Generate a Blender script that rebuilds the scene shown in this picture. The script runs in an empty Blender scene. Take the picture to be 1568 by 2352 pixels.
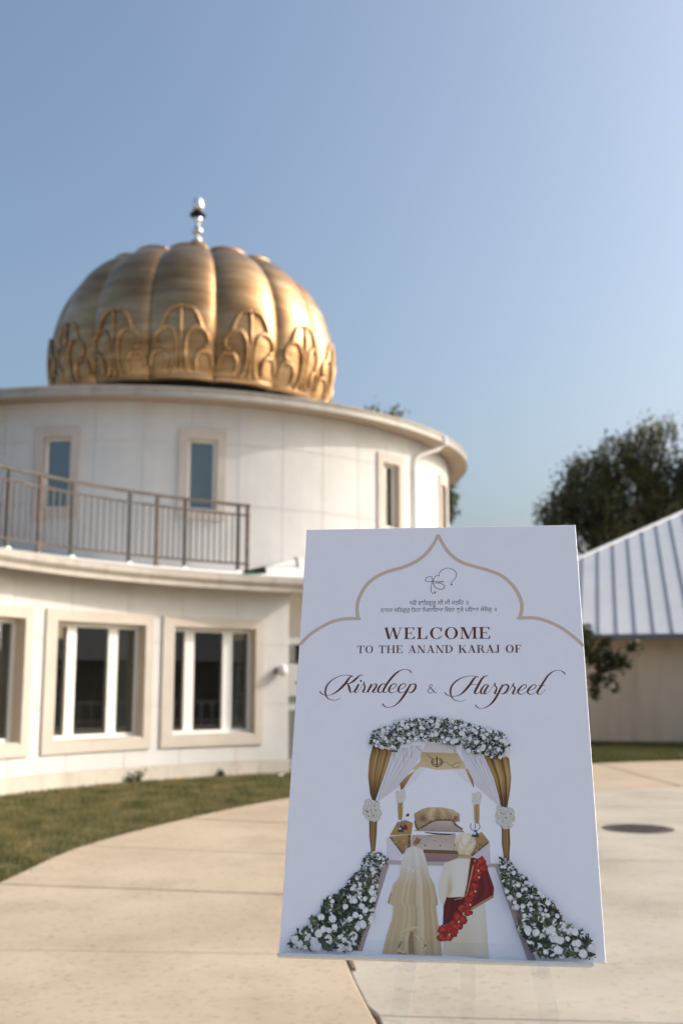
import bpy, math, random
import numpy as np
from mathutils import Vector, Matrix

random.seed(7)
RNG = np.random.default_rng(7)
SC = bpy.context.scene
COL = SC.collection
PI = math.pi
rad = math.radians

# ------------------------------------------------------------------ camera
cam_d = bpy.data.cameras.new('camera')
cam = bpy.data.objects.new('camera', cam_d)
COL.objects.link(cam)
cam.location = (0, 0, 1.5)
cam.rotation_euler = (rad(90) + math.atan(394 / 2480), 0, 0)
cam_d.sensor_fit = 'VERTICAL'
cam_d.sensor_height = 36
cam_d.lens = 2480 / 2352 * 36
cam_d.clip_end = 3000
cam_d.dof.use_dof = True
cam_d.dof.focus_distance = 2.25
cam_d.dof.aperture_fstop = 3.6
SC.camera = cam

# ------------------------------------------------------------------ sky and sun
SUN_AZ, SUN_EL = rad(10), rad(30.5)          # azimuth measured from +X towards +Y
world = bpy.data.worlds.new('World')
SC.world = world
world.use_nodes = True
wn = world.node_tree
sky = wn.nodes.new('ShaderNodeTexSky')
sky.sky_type = 'NISHITA'
sky.sun_disc = False
sky.sun_elevation = SUN_EL
sky.sun_rotation = PI / 2 - SUN_AZ
sky.altitude = 100
sky.air_density = 1.0
sky.dust_density = 7.0
sky.ozone_density = 3.4
tint = wn.nodes.new('ShaderNodeMix')          # the photograph's slightly warm white balance, over the whole sky alike
tint.data_type = 'RGBA'
tint.blend_type = 'MULTIPLY'
tint.inputs['Factor'].default_value = 1.0
tint.inputs['B'].default_value = (1.0, 0.98, 0.895, 1)
wn.links.new(sky.outputs[0], tint.inputs['A'])
wn.links.new(tint.outputs['Result'], wn.nodes['Background'].inputs[0])
wn.nodes['Background'].inputs[1].default_value = 0.15
sun_d = bpy.data.lights.new('sun', 'SUN')
sun_d.energy = 2.0
sun_d.angle = rad(0.53)
sun_d.color = (1.0, 0.90, 0.805)
sun = bpy.data.objects.new('sun', sun_d)
COL.objects.link(sun)
SUNV = Vector((math.cos(SUN_EL) * math.cos(SUN_AZ), math.cos(SUN_EL) * math.sin(SUN_AZ), math.sin(SUN_EL)))
sun.rotation_euler = SUNV.to_track_quat('Z', 'Y').to_euler()
sun.location = SUNV * 60
SC.view_settings.view_transform = 'Standard'
SC.view_settings.look = 'None'
SC.view_settings.exposure = 0.70
SC.view_settings.gamma = 1
SC.view_settings.use_curve_mapping = False
SC.cycles.use_denoising = True
SC.cycles.max_bounces = 8
SC.cycles.transparent_max_bounces = 16
SC.cycles.caustics_reflective = False
SC.cycles.caustics_refractive = False
SC.render.film_transparent = False

# ------------------------------------------------------------------ materials
MATS = {}
def mat(name, col, rough=0.6, metal=0.0, var=0.0, scale=2.0, bump=0.0, bscale=60.0, spec=0.5, stretch=None, col2=None, detail=5, attr=None):
    """procedural surface: base colour with noise variation (world position), optional fine bump"""
    m = bpy.data.materials.new(name)
    m.use_nodes = True
    nt = m.node_tree
    b = nt.nodes['Principled BSDF']
    b.inputs['Base Color'].default_value = (*col, 1)
    b.inputs['Roughness'].default_value = rough
    b.inputs['Metallic'].default_value = metal
    b.inputs['Specular IOR Level'].default_value = spec
    geo = nt.nodes.new('ShaderNodeNewGeometry')
    vec = geo.outputs['Position']
    if stretch:
        mp = nt.nodes.new('ShaderNodeMapping')
        mp.inputs['Scale'].default_value = stretch
        nt.links.new(vec, mp.inputs[0])
        vec = mp.outputs[0]
    if attr:
        a = nt.nodes.new('ShaderNodeAttribute')
        a.attribute_name = attr
        nt.links.new(a.outputs['Color'], b.inputs['Base Color'])
    elif var or col2:
        nz = nt.nodes.new('ShaderNodeTexNoise')
        nz.inputs['Scale'].default_value = scale
        nz.inputs['Detail'].default_value = detail
        nz.inputs['Roughness'].default_value = 0.62
        nt.links.new(vec, nz.inputs['Vector'])
        r = nt.nodes.new('ShaderNodeValToRGB')
        c1 = tuple(max(0, c * (1 - var)) for c in col)
        c2 = col2 if col2 else tuple(min(1, c * (1 + var)) for c in col)
        r.color_ramp.elements[0].position = 0.33
        r.color_ramp.elements[1].position = 0.68
        r.color_ramp.elements[0].color = (*c1, 1)
        r.color_ramp.elements[1].color = (*c2, 1)
        nt.links.new(nz.outputs['Fac'], r.inputs[0])
        nt.links.new(r.outputs[0], b.inputs['Base Color'])
    if bump:
        n2 = nt.nodes.new('ShaderNodeTexNoise')
        n2.inputs['Scale'].default_value = bscale
        n2.inputs['Detail'].default_value = 6
        nt.links.new(vec, n2.inputs['Vector'])
        bp = nt.nodes.new('ShaderNodeBump')
        bp.inputs['Strength'].default_value = bump
        bp.inputs['Distance'].default_value = 0.02
        nt.links.new(n2.outputs['Fac'], bp.inputs['Height'])
        nt.links.new(bp.outputs[0], b.inputs['Normal'])
    MATS[name] = m
    return m

def weather(name, streak, speck=0.0, sscale=26.0, stain=0.0, vert=True):
    """dirt with a shape of its own on top of a material: rain streaks or blotches, and fine speckle"""
    nt = MATS[name].node_tree
    b = nt.nodes['Principled BSDF']
    src = b.inputs['Base Color'].links[0].from_socket
    geo = nt.nodes.new('ShaderNodeNewGeometry')
    def layer(src, scl, k, scale, lo, hi, detail=4):
        mp = nt.nodes.new('ShaderNodeMapping')
        mp.inputs['Scale'].default_value = scl
        nt.links.new(geo.outputs['Position'], mp.inputs[0])
        nz = nt.nodes.new('ShaderNodeTexNoise')
        nz.inputs['Scale'].default_value = scale
        nz.inputs['Detail'].default_value = detail
        nt.links.new(mp.outputs[0], nz.inputs['Vector'])
        mr = nt.nodes.new('ShaderNodeMapRange')
        mr.inputs['From Min'].default_value = lo
        mr.inputs['From Max'].default_value = hi
        mr.inputs['To Min'].default_value = 0.0
        mr.inputs['To Max'].default_value = k
        nt.links.new(nz.outputs['Fac'], mr.inputs['Value'])
        mx = nt.nodes.new('ShaderNodeMix')
        mx.data_type = 'RGBA'
        mx.blend_type = 'MULTIPLY'
        nt.links.new(mr.outputs[0], mx.inputs['Factor'])
        nt.links.new(src, mx.inputs['A'])
        mx.inputs['B'].default_value = (0.50, 0.44, 0.36, 1)
        return mx.outputs['Result']
    if streak: src = layer(src, (5, 5, 0.35) if vert else (1, 1, 1), streak, 1.0, 0.48, 0.78, 6)
    if stain: src = layer(src, (1, 1, 1), stain, 0.55, 0.50, 0.75, 8)
    if speck: src = layer(src, (1, 1, 1), speck, sscale, 0.55, 0.75, 3)
    nt.links.new(src, b.inputs['Base Color'])

def glass_mat(name, tint, ior=1.45, boost=0.0, rough=0.0):
    m = bpy.data.materials.new(name)
    m.use_nodes = True
    nt = m.node_tree
    nt.nodes.remove(nt.nodes['Principled BSDF'])
    out = nt.nodes['Material Output']
    tr = nt.nodes.new('ShaderNodeBsdfTransparent')
    tr.inputs[0].default_value = (*tint, 1)
    gl = nt.nodes.new('ShaderNodeBsdfGlossy')
    gl.inputs['Roughness'].default_value = rough
    lw = nt.nodes.new('ShaderNodeLayerWeight')
    lw.inputs['Blend'].default_value = 0.5
    pw = nt.nodes.new('ShaderNodeMath')
    pw.operation = 'POWER'
    pw.inputs[1].default_value = 5.0
    nt.links.new(lw.outputs['Facing'], pw.inputs[0])
    fr = nt.nodes.new('ShaderNodeMath')        # Schlick reflectance, the same from both sides of a pane
    fr.operation = 'MULTIPLY_ADD'
    r0 = ((ior - 1) / (ior + 1)) ** 2
    fr.inputs[1].default_value = 1 - r0
    fr.inputs[2].default_value = r0
    nt.links.new(pw.outputs[0], fr.inputs[0])
    ad = nt.nodes.new('ShaderNodeMath')
    ad.operation = 'ADD'
    ad.use_clamp = True
    ad.inputs[1].default_value = boost
    nt.links.new(fr.outputs[0], ad.inputs[0])
    mx = nt.nodes.new('ShaderNodeMixShader')
    nt.links.new(ad.outputs[0], mx.inputs[0])
    nt.links.new(tr.outputs[0], mx.inputs[1])
    nt.links.new(gl.outputs[0], mx.inputs[2])
    nt.links.new(mx.outputs[0], out.inputs[0])
    MATS[name] = m

def leaf_mat(name, col, col2, transl=0.35, scale=0.9):
    m = bpy.data.materials.new(name)
    m.use_nodes = True
    nt = m.node_tree
    nt.nodes.remove(nt.nodes['Principled BSDF'])
    out = nt.nodes['Material Output']
    geo = nt.nodes.new('ShaderNodeNewGeometry')
    nz = nt.nodes.new('ShaderNodeTexNoise')
    nz.inputs['Scale'].default_value = scale
    nz.inputs['Detail'].default_value = 6
    nt.links.new(geo.outputs['Position'], nz.inputs['Vector'])
    r = nt.nodes.new('ShaderNodeValToRGB')
    r.color_ramp.elements[0].position = 0.35
    r.color_ramp.elements[1].position = 0.66
    r.color_ramp.elements[0].color = (*col, 1)
    r.color_ramp.elements[1].color = (*col2, 1)
    nt.links.new(nz.outputs['Fac'], r.inputs[0])
    df = nt.nodes.new('ShaderNodeBsdfPrincipled')
    df.inputs['Roughness'].default_value = 0.55
    tl = nt.nodes.new('ShaderNodeBsdfTranslucent')
    nt.links.new(r.outputs[0], df.inputs['Base Color'])
    nt.links.new(r.outputs[0], tl.inputs[0])
    mx = nt.nodes.new('ShaderNodeMixShader')
    mx.inputs[0].default_value = transl
    nt.links.new(df.outputs[0], mx.inputs[1])
    nt.links.new(tl.outputs[0], mx.inputs[2])
    nt.links.new(mx.outputs[0], out.inputs[0])
    MATS[name] = m

mat('acrylic_edge', (0.82, 0.86, 0.90), 0.25, spec=0.6)  # milky pale; brightness of the clear edges is put into the colour
MATS['acrylic_edge'].node_tree.nodes['Principled BSDF'].inputs['Transmission Weight'].default_value = 0.35
mat('stucco', (0.635, 0.63, 0.62), 0.85, var=0.05, scale=1.3, bump=0.25, bscale=90, spec=0.2)
mat('stucco_joint', (0.58, 0.48, 0.375), 0.9, spec=0.1)
mat('trim', (0.57, 0.515, 0.45), 0.85, var=0.06, scale=2.0, bump=0.2, bscale=90, spec=0.2)
mat('trim_pink', (0.56, 0.495, 0.44), 0.85, var=0.05, scale=2.0, bump=0.2, bscale=90, spec=0.2)
mat('plinth', (0.60, 0.555, 0.485), 0.88, var=0.10, scale=1.6, bump=0.3, bscale=50, spec=0.2)
mat('gutter', (0.40, 0.37, 0.33), 0.42, var=0.12, scale=1.2, spec=0.5, stretch=(1, 1, 4))
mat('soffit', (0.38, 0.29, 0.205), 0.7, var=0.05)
mat('membrane', (0.80, 0.80, 0.77), 0.55, var=0.06, scale=0.8)
mat('vinyl', (0.83, 0.83, 0.81), 0.4, var=0.02)
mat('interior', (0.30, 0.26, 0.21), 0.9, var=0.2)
mat('curtain', (0.52, 0.47, 0.38), 0.85, var=0.08)
mat('blind', (0.24, 0.36, 0.46), 0.7, var=0.06, scale=3)
mat('rust_steel', (0.06, 0.040, 0.032), 0.65, metal=0.0, var=0.5, scale=7, col2=(0.15, 0.088, 0.062))
mat('dark_steel', (0.032, 0.027, 0.025), 0.6, metal=0.0, var=0.4, scale=9)
mat('rail_steel', (0.045, 0.034, 0.029), 0.65, metal=0.0, var=0.3, scale=5, col2=(0.10, 0.076, 0.063))
mat('grey_steel', (0.10, 0.080, 0.072), 0.55, metal=0.2, var=0.2, scale=6)
mat('chrome', (0.78, 0.79, 0.80), 0.09, metal=1.0)
mat('black_cap', (0.03, 0.03, 0.032), 0.25, metal=0.6)
mat('bulb', (0.9, 0.92, 0.92), 0.06, metal=0.75)
mat('shade_scrap_black', (0.02, 0.018, 0.016), 0.9)  # dark scrap, and the painted shade of the dome neck
mat('path_concrete', (0.445, 0.36, 0.265), 0.9, var=0.10, scale=1.1, bump=0.12, bscale=160, spec=0.2, col2=(0.525, 0.435, 0.33))
mat('drive_concrete', (0.42, 0.375, 0.31), 0.9, var=0.09, scale=0.8, bump=0.12, bscale=160, spec=0.2, col2=(0.50, 0.455, 0.385))
mat('joint_dirt', (0.16, 0.11, 0.065), 0.95, var=0.3, scale=8)
mat('soil', (0.15, 0.12, 0.06), 0.95, var=0.35, scale=1.4, bump=0.6, bscale=25)
mat('iron', (0.10, 0.078, 0.068), 0.6, metal=0.4, var=0.35, scale=14, bump=0.3, bscale=60)
mat('roof_metal', (0.52, 0.54, 0.57), 0.45, metal=0.0, var=0.05, scale=0.9)
mat('roof_rib', (0.12, 0.15, 0.19), 0.5, metal=0.0)
mat('outwall', (0.64, 0.56, 0.46), 0.9, var=0.06, scale=0.7, bump=0.2, bscale=60)
mat('bark', (0.085, 0.062, 0.045), 0.95, var=0.4, scale=10, bump=0.8, bscale=40)
mat('house_brick', (0.20, 0.15, 0.12), 0.9, var=0.3, scale=6)
mat('house_roof', (0.10, 0.10, 0.105), 0.9, var=0.3, scale=5)
mat('asphalt', (0.05, 0.05, 0.05), 0.9, var=0.2)
mat('lamp_brown', (0.16, 0.10, 0.075), 0.5, var=0.2)
mat('lamp_white', (0.75, 0.74, 0.72), 0.35)
mat('paper', (0.82, 0.83, 0.82), 0.7)
mat('ink_blue', (0.08, 0.13, 0.17), 0.6)
mat('green_sheet', (0.02, 0.16, 0.10), 0.6)
mat('dandelion', (0.75, 0.36, 0.03), 0.8)
mat('board_white', (0.86, 0.866, 0.965), 0.42, var=0.008, scale=40, spec=0.35)
mat('board_edge', (0.88, 0.88, 0.87), 0.5)
mat('ink_brown', (0.105, 0.030, 0.013), 0.5)
mat('ink_gold', (0.60, 0.50, 0.41), 0.5)
mat('ink_black', (0.02, 0.016, 0.016), 0.5)
mat('print', (1, 1, 1), 0.45, attr='print_colour')
glass_mat('window_glass', (0.72, 0.75, 0.74), 1.55, 0.09)
glass_mat('acrylic', (0.985, 0.985, 0.985), 1.34, 0.0)
leaf_mat('grass_blade', (0.085, 0.098, 0.030), (0.27, 0.23, 0.095), 0.4, 2.6)
leaf_mat('grass_far', (0.075, 0.085, 0.020), (0.13, 0.13, 0.035), 0.35, 0.7)
leaf_mat('willow_leaf', (0.034, 0.038, 0.014), (0.15, 0.138, 0.05), 0.34, 0.5)
leaf_mat('tree_leaf', (0.045, 0.058, 0.018), (0.11, 0.12, 0.04), 0.3, 1.2)
leaf_mat('shrub_leaf', (0.030, 0.040, 0.016), (0.09, 0.095, 0.04), 0.25, 2.0)

weather('stucco', 0.09, 0.10, 30)
weather('plinth', 0.5, 0.2, 18)
weather('gutter', 0.5)
weather('outwall', 0.4)
weather('path_concrete', 0.0, 0.45, 22, 0.42)
weather('drive_concrete', 0.0, 0.40, 22, 0.42)
# gold of the dome: brushed, weathered sheet metal
gm = bpy.data.materials.new('dome_gold')
gm.use_nodes = True
nt = gm.node_tree
gb = nt.nodes['Principled BSDF']
gb.inputs['Metallic'].default_value = 1.0
geo = nt.nodes.new('ShaderNodeNewGeometry')
mp = nt.nodes.new('ShaderNodeMapping')
mp.inputs['Scale'].default_value = (0.55, 0.55, 3.0)
nt.links.new(geo.outputs['Position'], mp.inputs[0])
nz = nt.nodes.new('ShaderNodeTexNoise')
nz.inputs['Scale'].default_value = 1.1
nz.inputs['Detail'].default_value = 7
nz.inputs['Roughness'].default_value = 0.6
nt.links.new(mp.outputs[0], nz.inputs['Vector'])
cr = nt.nodes.new('ShaderNodeValToRGB')
e = cr.color_ramp.elements
e[0].position, e[0].color = 0.28, (0.20, 0.105, 0.045, 1)
e[1].position, e[1].color = 0.74, (0.60, 0.43, 0.25, 1)
e2 = cr.color_ramp.elements.new(0.5)
e2.color = (0.42, 0.25, 0.115, 1)
nt.links.new(nz.outputs['Fac'], cr.inputs[0])
nt.links.new(cr.outputs[0], gb.inputs['Base Color'])
rr = nt.nodes.new('ShaderNodeMapRange')
rr.inputs['To Min'].default_value = 0.47
rr.inputs['To Max'].default_value = 0.41
nt.links.new(nz.outputs['Fac'], rr.inputs['Value'])
nt.links.new(rr.outputs[0], gb.inputs['Roughness'])
bp = nt.nodes.new('ShaderNodeBump')
bp.inputs['Strength'].default_value = 0.12
bp.inputs['Distance'].default_value = 0.05
nt.links.new(nz.outputs['Fac'], bp.inputs['Height'])
nt.links.new(bp.outputs[0], gb.inputs['Normal'])
gb.inputs['Coat Weight'].default_value = 0.35
gb.inputs['Coat Roughness'].default_value = 0.30
MATS['dome_gold'] = gm

# ------------------------------------------------------------------ helpers
def tag(o, label=None, cat=None, group=None, kind=None):
    if label: o['label'] = label
    if cat: o['category'] = cat
    if group: o['group'] = group
    if kind: o['kind'] = kind
    return o

def thing(name, label, cat, loc=(0, 0, 0), group=None):
    o = bpy.data.objects.new(name, None)
    o.empty_display_size = 0.3
    COL.objects.link(o)
    o.location = loc
    return tag(o, label, cat, group)

def put(name, mesh, parent=None):
    """link a mesh given in world coordinates under a parent"""
    o = bpy.data.objects.new(name, mesh)
    COL.objects.link(o)
    if parent is not None:
        o.parent = parent
        q, loc = parent, Vector((0, 0, 0))
        while q is not None:
            loc += q.location
            q = q.parent
        o.location = -loc
    return o

def mesh(name, v, f, m, smooth=False):
    me = bpy.data.meshes.new(name)
    me.from_pydata([tuple(p) for p in v], [], f)
    if isinstance(m, (list, tuple)):
        for k in m: me.materials.append(MATS[k])
    else:
        me.materials.append(MATS[m])
    if smooth:
        me.polygons.foreach_set('use_smooth', [True] * len(me.polygons))
    me.update()
    return me

def obj(name, v, f, m, parent=None, smooth=False):
    return put(name, mesh(name, v, f, m, smooth), parent)

class MB:
    def __init__(s): s.v, s.f = [], []
    def add(s, v, f):
        k = len(s.v)
        s.v += [tuple(p) for p in v]
        s.f += [tuple(i + k for i in q) for q in f]
        return s
    def hexa(s, p):      # 8 corners: 4 bottom ccw, 4 top ccw
        return s.add(p, [(3, 2, 1, 0), (4, 5, 6, 7), (0, 1, 5, 4), (1, 2, 6, 5), (2, 3, 7, 6), (3, 0, 4, 7)])
    def box(s, x0, x1, y0, y1, z0, z1):
        return s.hexa([(x0, y0, z0), (x1, y0, z0), (x1, y1, z0), (x0, y1, z0), (x0, y0, z1), (x1, y0, z1), (x1, y1, z1), (x0, y1, z1)])
    def tube(s, pts, r, n=8, cap=True):
        pts = [Vector(p) for p in pts]
        rs = r if isinstance(r, (list, tuple)) else [r] * len(pts)
        k0 = len(s.v)
        up = None
        for i, p in enumerate(pts):
            d = (pts[min(i + 1, len(pts) - 1)] - pts[max(i - 1, 0)])
            if d.length < 1e-9: d = Vector((0, 0, 1))
            d.normalize()
            if up is None:
                up = Vector((0, 0, 1)) if abs(d.z) < 0.9 else Vector((1, 0, 0))
            a = d.cross(up)
            if a.length < 1e-6: a = d.orthogonal()
            a.normalize()
            b = a.cross(d)
            up = b
            for j in range(n):
                t = 2 * PI * j / n
                s.v.append(tuple(p + (a * math.cos(t) + b * math.sin(t)) * rs[i]))
        for i in range(len(pts) - 1):
            for j in range(n):
                q = k0 + i * n
                s.f.append((q + j, q + (j + 1) % n, q + n + (j + 1) % n, q + n + j))
        if cap:
            s.f.append(tuple(k0 + j for j in range(n))[::-1])
            q = k0 + (len(pts) - 1) * n
            s.f.append(tuple(q + j for j in range(n)))
        return s
    def lathe(s, prof, cx, cy, n=32):
        k0 = len(s.v)
        for r, z in prof:
            for j in range(n):
                t = 2 * PI * j / n
                s.v.append((cx + r * math.cos(t), cy + r * math.sin(t), z))
        for i in range(len(prof) - 1):
            for j in range(n):
                q = k0 + i * n
                s.f.append((q + j, q + (j + 1) % n, q + n + (j + 1) % n, q + n + j))
        s.f.append(tuple(k0 + j for j in range(n))[::-1])
        q = k0 + (len(prof) - 1) * n
        s.f.append(tuple(q + j for j in range(n)))
        return s
    def build(s, name, m, parent=None, smooth=False):
        return obj(name, s.v, s.f, m, parent, smooth)

def catmull(pts, sub=6):
    P = [np.array(p, float) for p in pts]
    P = [2 * P[0] - P[1]] + P + [2 * P[-1] - P[-2]]
    out = []
    for i in range(1, len(P) - 2):
        for k in range(sub):
            t = k / sub
            out.append(0.5 * (2 * P[i] + (P[i + 1] - P[i - 1]) * t + (2 * P[i - 1] - 5 * P[i] + 4 * P[i + 1] - P[i + 2]) * t * t + (3 * P[i] - P[i - 1] - 3 * P[i + 1] + P[i + 2]) * t ** 3))
    out.append(P[-2])
    return out

# curved walls are described by (angle in degrees, height, distance out of the wall)
HALL = (-4.323, 26.340)      # centre of the round hall
HALL_R = 6.927
YARD = (2.66, 11.34)         # centre of the round forecourt; the wing curves about it
WING_R = 8.0
def hall(t, z, d=0.0):
    r = HALL_R + d
    return (HALL[0] + r * math.cos(rad(t)), HALL[1] + r * math.sin(rad(t)), z)
def wing(t, z, d=0.0):
    r = WING_R - d
    return (YARD[0] + r * math.cos(rad(t)), YARD[1] + r * math.sin(rad(t)), z)

def sheet(fn, u0, u1, v0, v1, holes, d0, d1, step=2.0):
    """curved slab with rectangular holes; d0 front, d1 back"""
    us = {round(u0, 4), round(u1, 4)}
    vs = {round(v0, 4), round(v1, 4)}
    n = max(1, int(math.ceil((u1 - u0) / step)))
    for i in range(1, n): us.add(round(u0 + (u1 - u0) * i / n, 4))
    for h in holes:
        for a in h[:2]:
            if u0 < a < u1: us.add(round(a, 4))
        for a in h[2:]:
            if v0 < a < v1: vs.add(round(a, 4))
    us, vs = sorted(us), sorted(vs)
    nu, nv = len(us), len(vs)
    solid = {}
    for i in range(nu - 1):
        for j in range(nv - 1):
            cu, cv = (us[i] + us[i + 1]) / 2, (vs[j] + vs[j + 1]) / 2
            solid[i, j] = not any(h[0] < cu < h[1] and h[2] < cv < h[3] for h in holes)
    V, F = [], []
    for d in (d0, d1):
        for i in range(nu):
            for j in range(nv): V.append(fn(us[i], vs[j], d))
    N = nu * nv
    idx = lambda i, j, k: k * N + i * nv + j
    for (i, j), s in solid.items():
        if not s: continue
        F.append((idx(i, j, 0), idx(i + 1, j, 0), idx(i + 1, j + 1, 0), idx(i, j + 1, 0)))
        F.append((idx(i, j, 1), idx(i, j + 1, 1), idx(i + 1, j + 1, 1), idx(i + 1, j, 1)))
        for (a, b, di, dj) in (((i, j), (i + 1, j), 0, -1), ((i + 1, j), (i + 1, j + 1), 1, 0), ((i + 1, j + 1), (i, j + 1), 0, 1), ((i, j + 1), (i, j), -1, 0)):
            if not solid.get((i + di, j + dj), False):
                F.append((idx(*a, 0), idx(*a, 1), idx(*b, 1), idx(*b, 0)))
    used = sorted({i for q in F for i in q})
    mp_ = {k: n_ for n_, k in enumerate(used)}
    return [V[k] for k in used], [tuple(mp_[i] for i in q) for q in F]

def bar(fn, u0, u1, v0, v1, d0, d1):
    """straight box between two angles of a curved wall"""
    p = []
    for v in (v0, v1):
        p += [fn(u0, v, d0), fn(u1, v, d0), fn(u1, v, d1), fn(u0, v, d1)]
    return p

def sweep(fn, prof, u0, u1, n, closed=True):
    """profile [(d, z)] swept along an arc"""
    V, F = [], []
    k = len(prof)
    for i in range(n + 1):
        u = u0 + (u1 - u0) * i / n
        V += [fn(u, z, d) for d, z in prof]
    for i in range(n):
        for j in range(k if closed else k - 1):
            F.append((i * k + j, i * k + (j + 1) % k, (i + 1) * k + (j + 1) % k, (i + 1) * k + j))
    if closed:
        F.append(tuple(range(k))[::-1])
        F.append(tuple(n * k + j for j in range(k)))
    return V, F

def fast_mesh(name, V, quads, m):
    """numpy vertex array and (n, k) faces"""
    me = bpy.data.meshes.new(name)
    n, k = quads.shape
    me.vertices.add(len(V))
    me.vertices.foreach_set('co', V.astype(np.float32).ravel())
    me.loops.add(n * k)
    me.loops.foreach_set('vertex_index', quads.astype(np.int32).ravel())
    me.polygons.add(n)
    me.polygons.foreach_set('loop_start', np.arange(0, n * k, k, dtype=np.int32))
    me.materials.append(MATS[m])
    me.update(calc_edges=True)
    return me

def leaves(name, C, L, Wd, m, droop=0.0, parent=None):
    """diamond leaves at centres C; lengths L, widths Wd"""
    n = len(C)
    d = RNG.normal(size=(n, 3))
    d[:, 2] -= droop
    d /= np.linalg.norm(d, axis=1)[:, None]
    a = RNG.normal(size=(n, 3))
    s = np.cross(d, a)
    s /= np.linalg.norm(s, axis=1)[:, None]
    L = (np.asarray(L) * np.ones(n))[:, None] * RNG.uniform(0.7, 1.3, (n, 1))
    Wd = (np.asarray(Wd) * np.ones(n))[:, None] * RNG.uniform(0.7, 1.3, (n, 1))
    V = np.stack([C - d * L / 2, C + s * Wd / 2, C + d * L / 2, C - s * Wd / 2], 1).reshape(-1, 3)
    Q = np.arange(4 * n).reshape(n, 4)
    return put(name, fast_mesh(name, V, Q, m), parent)

# ================================================================== ground, path, forecourt
gnd = obj('ground', [(-900, -900, -0.012), (900, -900, -0.012), (900, 1200, -0.012), (-900, 1200, -0.012)], [(0, 1, 2, 3)], 'soil')
tag(gnd, kind='structure')

bounce = obj('bounce_sheet', [(-70, -90, -0.006), (70, -90, -0.006), (70, 2.45, -0.006), (-70, 2.45, -0.006)], [(0, 1, 2, 3)], 'drive_concrete')  # unseen pale concrete added behind the camera to bounce light onto shaded faces
tag(bounce, kind='structure')
PATH_L = [(-3.0, 2.6), (-2.95, 4.4), (-2.80, 6.40), (-2.56, 8.35), (-2.36, 10.28), (-1.70, 12.30), (-0.78, 14.3), (0.45, 16.4), (2.3, 18.8), (4.75, 20.62), (6.9, 21.4), (10.0, 22.0), (15.0, 22.5)]
PATH_R = [(0.34, 2.5), (0.24, 4.3), (0.02, 6.22), (0.06, 7.86), (0.42, 9.5), (0.92, 11.35), (1.62, 13.1), (2.5, 14.5), (3.4, 15.3), (4.9, 16.1), (7.0, 16.75), (10.0, 17.2), (15.0, 17.5)]
cl, crr = catmull(PATH_L, 12), catmull(PATH_R, 12)

def slab(name, ring, top, m, parent, inset=0.008, drop=0.006, bottom=0.0015):
    """paving slab with a small arris; ring is ccw in plan"""
    n = len(ring)
    c = np.mean(np.array(ring), 0)
    P = [np.array(p) for p in ring]
    inn = []
    for i in range(n):
        a, b, d = P[i - 1], P[i], P[(i + 1) % n]
        e1, e2 = b - a, d - b
        e1 = e1 / (np.linalg.norm(e1) + 1e-9)
        e2 = e2 / (np.linalg.norm(e2) + 1e-9)
        nn = np.array([-e1[1] - e2[1], e1[0] + e2[0]])
        nn = nn / (np.linalg.norm(nn) + 1e-9)
        inn.append(b + nn * inset)
    V = [(p[0], p[1], bottom) for p in P] + [(p[0], p[1], top - drop) for p in P] + [(p[0], p[1], top) for p in inn]
    F = [tuple(range(2 * n, 3 * n))]
    for i in range(n):
        j = (i + 1) % n
        F += [(i, j, n + j, n + i), (n + i, n + j, 2 * n + j, 2 * n + i)]
    return obj(name, V, F, m, parent)

ring = [tuple(p) for p in crr] + [tuple(p) for p in cl][::-1]
path = obj('path', [(p[0], p[1], 0.004) for p in ring], [tuple(range(len(ring)))], 'joint_dirt')
tag(path, kind='structure')
g = 0.006
for k in range(len(PATH_L) - 1):
    Ls = cl[k * 12:(k + 1) * 12 + 1]
    Rs = crr[k * 12:(k + 1) * 12 + 1]
    gg = g if k < 3 else 0.015
    def cut(S):
        S = [np.array(q) for q in S]
        d0 = (S[1] - S[0]) / np.linalg.norm(S[1] - S[0])
        d1 = (S[-1] - S[-2]) / np.linalg.norm(S[-1] - S[-2])
        S[0] = S[0] + d0 * gg
        S[-1] = S[-1] - d1 * gg
        return S
    Ls, Rs = cut(Ls), cut(Rs)
    w = 0.002
    Rs = [r + (l - r) / np.linalg.norm(l - r) * w for l, r in zip(Ls, Rs)]
    slab('concrete_slab', [tuple(p) for p in Rs] + [tuple(p) for p in Ls[::-1]], 0.030 + 0.002 * (k % 2), 'path_concrete', path)
# opened joint beside the forecourt
fil = MB().add([(0.022, 6.20, 0.034), (0.050, 6.20, 0.034), (0.075, 5.93, 0.034), (0.058, 5.93, 0.034), (0.022, 6.20, 0.0), (0.050, 6.20, 0.0), (0.075, 5.93, 0.0), (0.058, 5.93, 0.0)],
         [(0, 3, 2, 1), (0, 1, 5, 4), (1, 2, 6, 5), (2, 3, 7, 6), (3, 0, 4, 7)]).build('joint_filler', 'joint_dirt', path)

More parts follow.
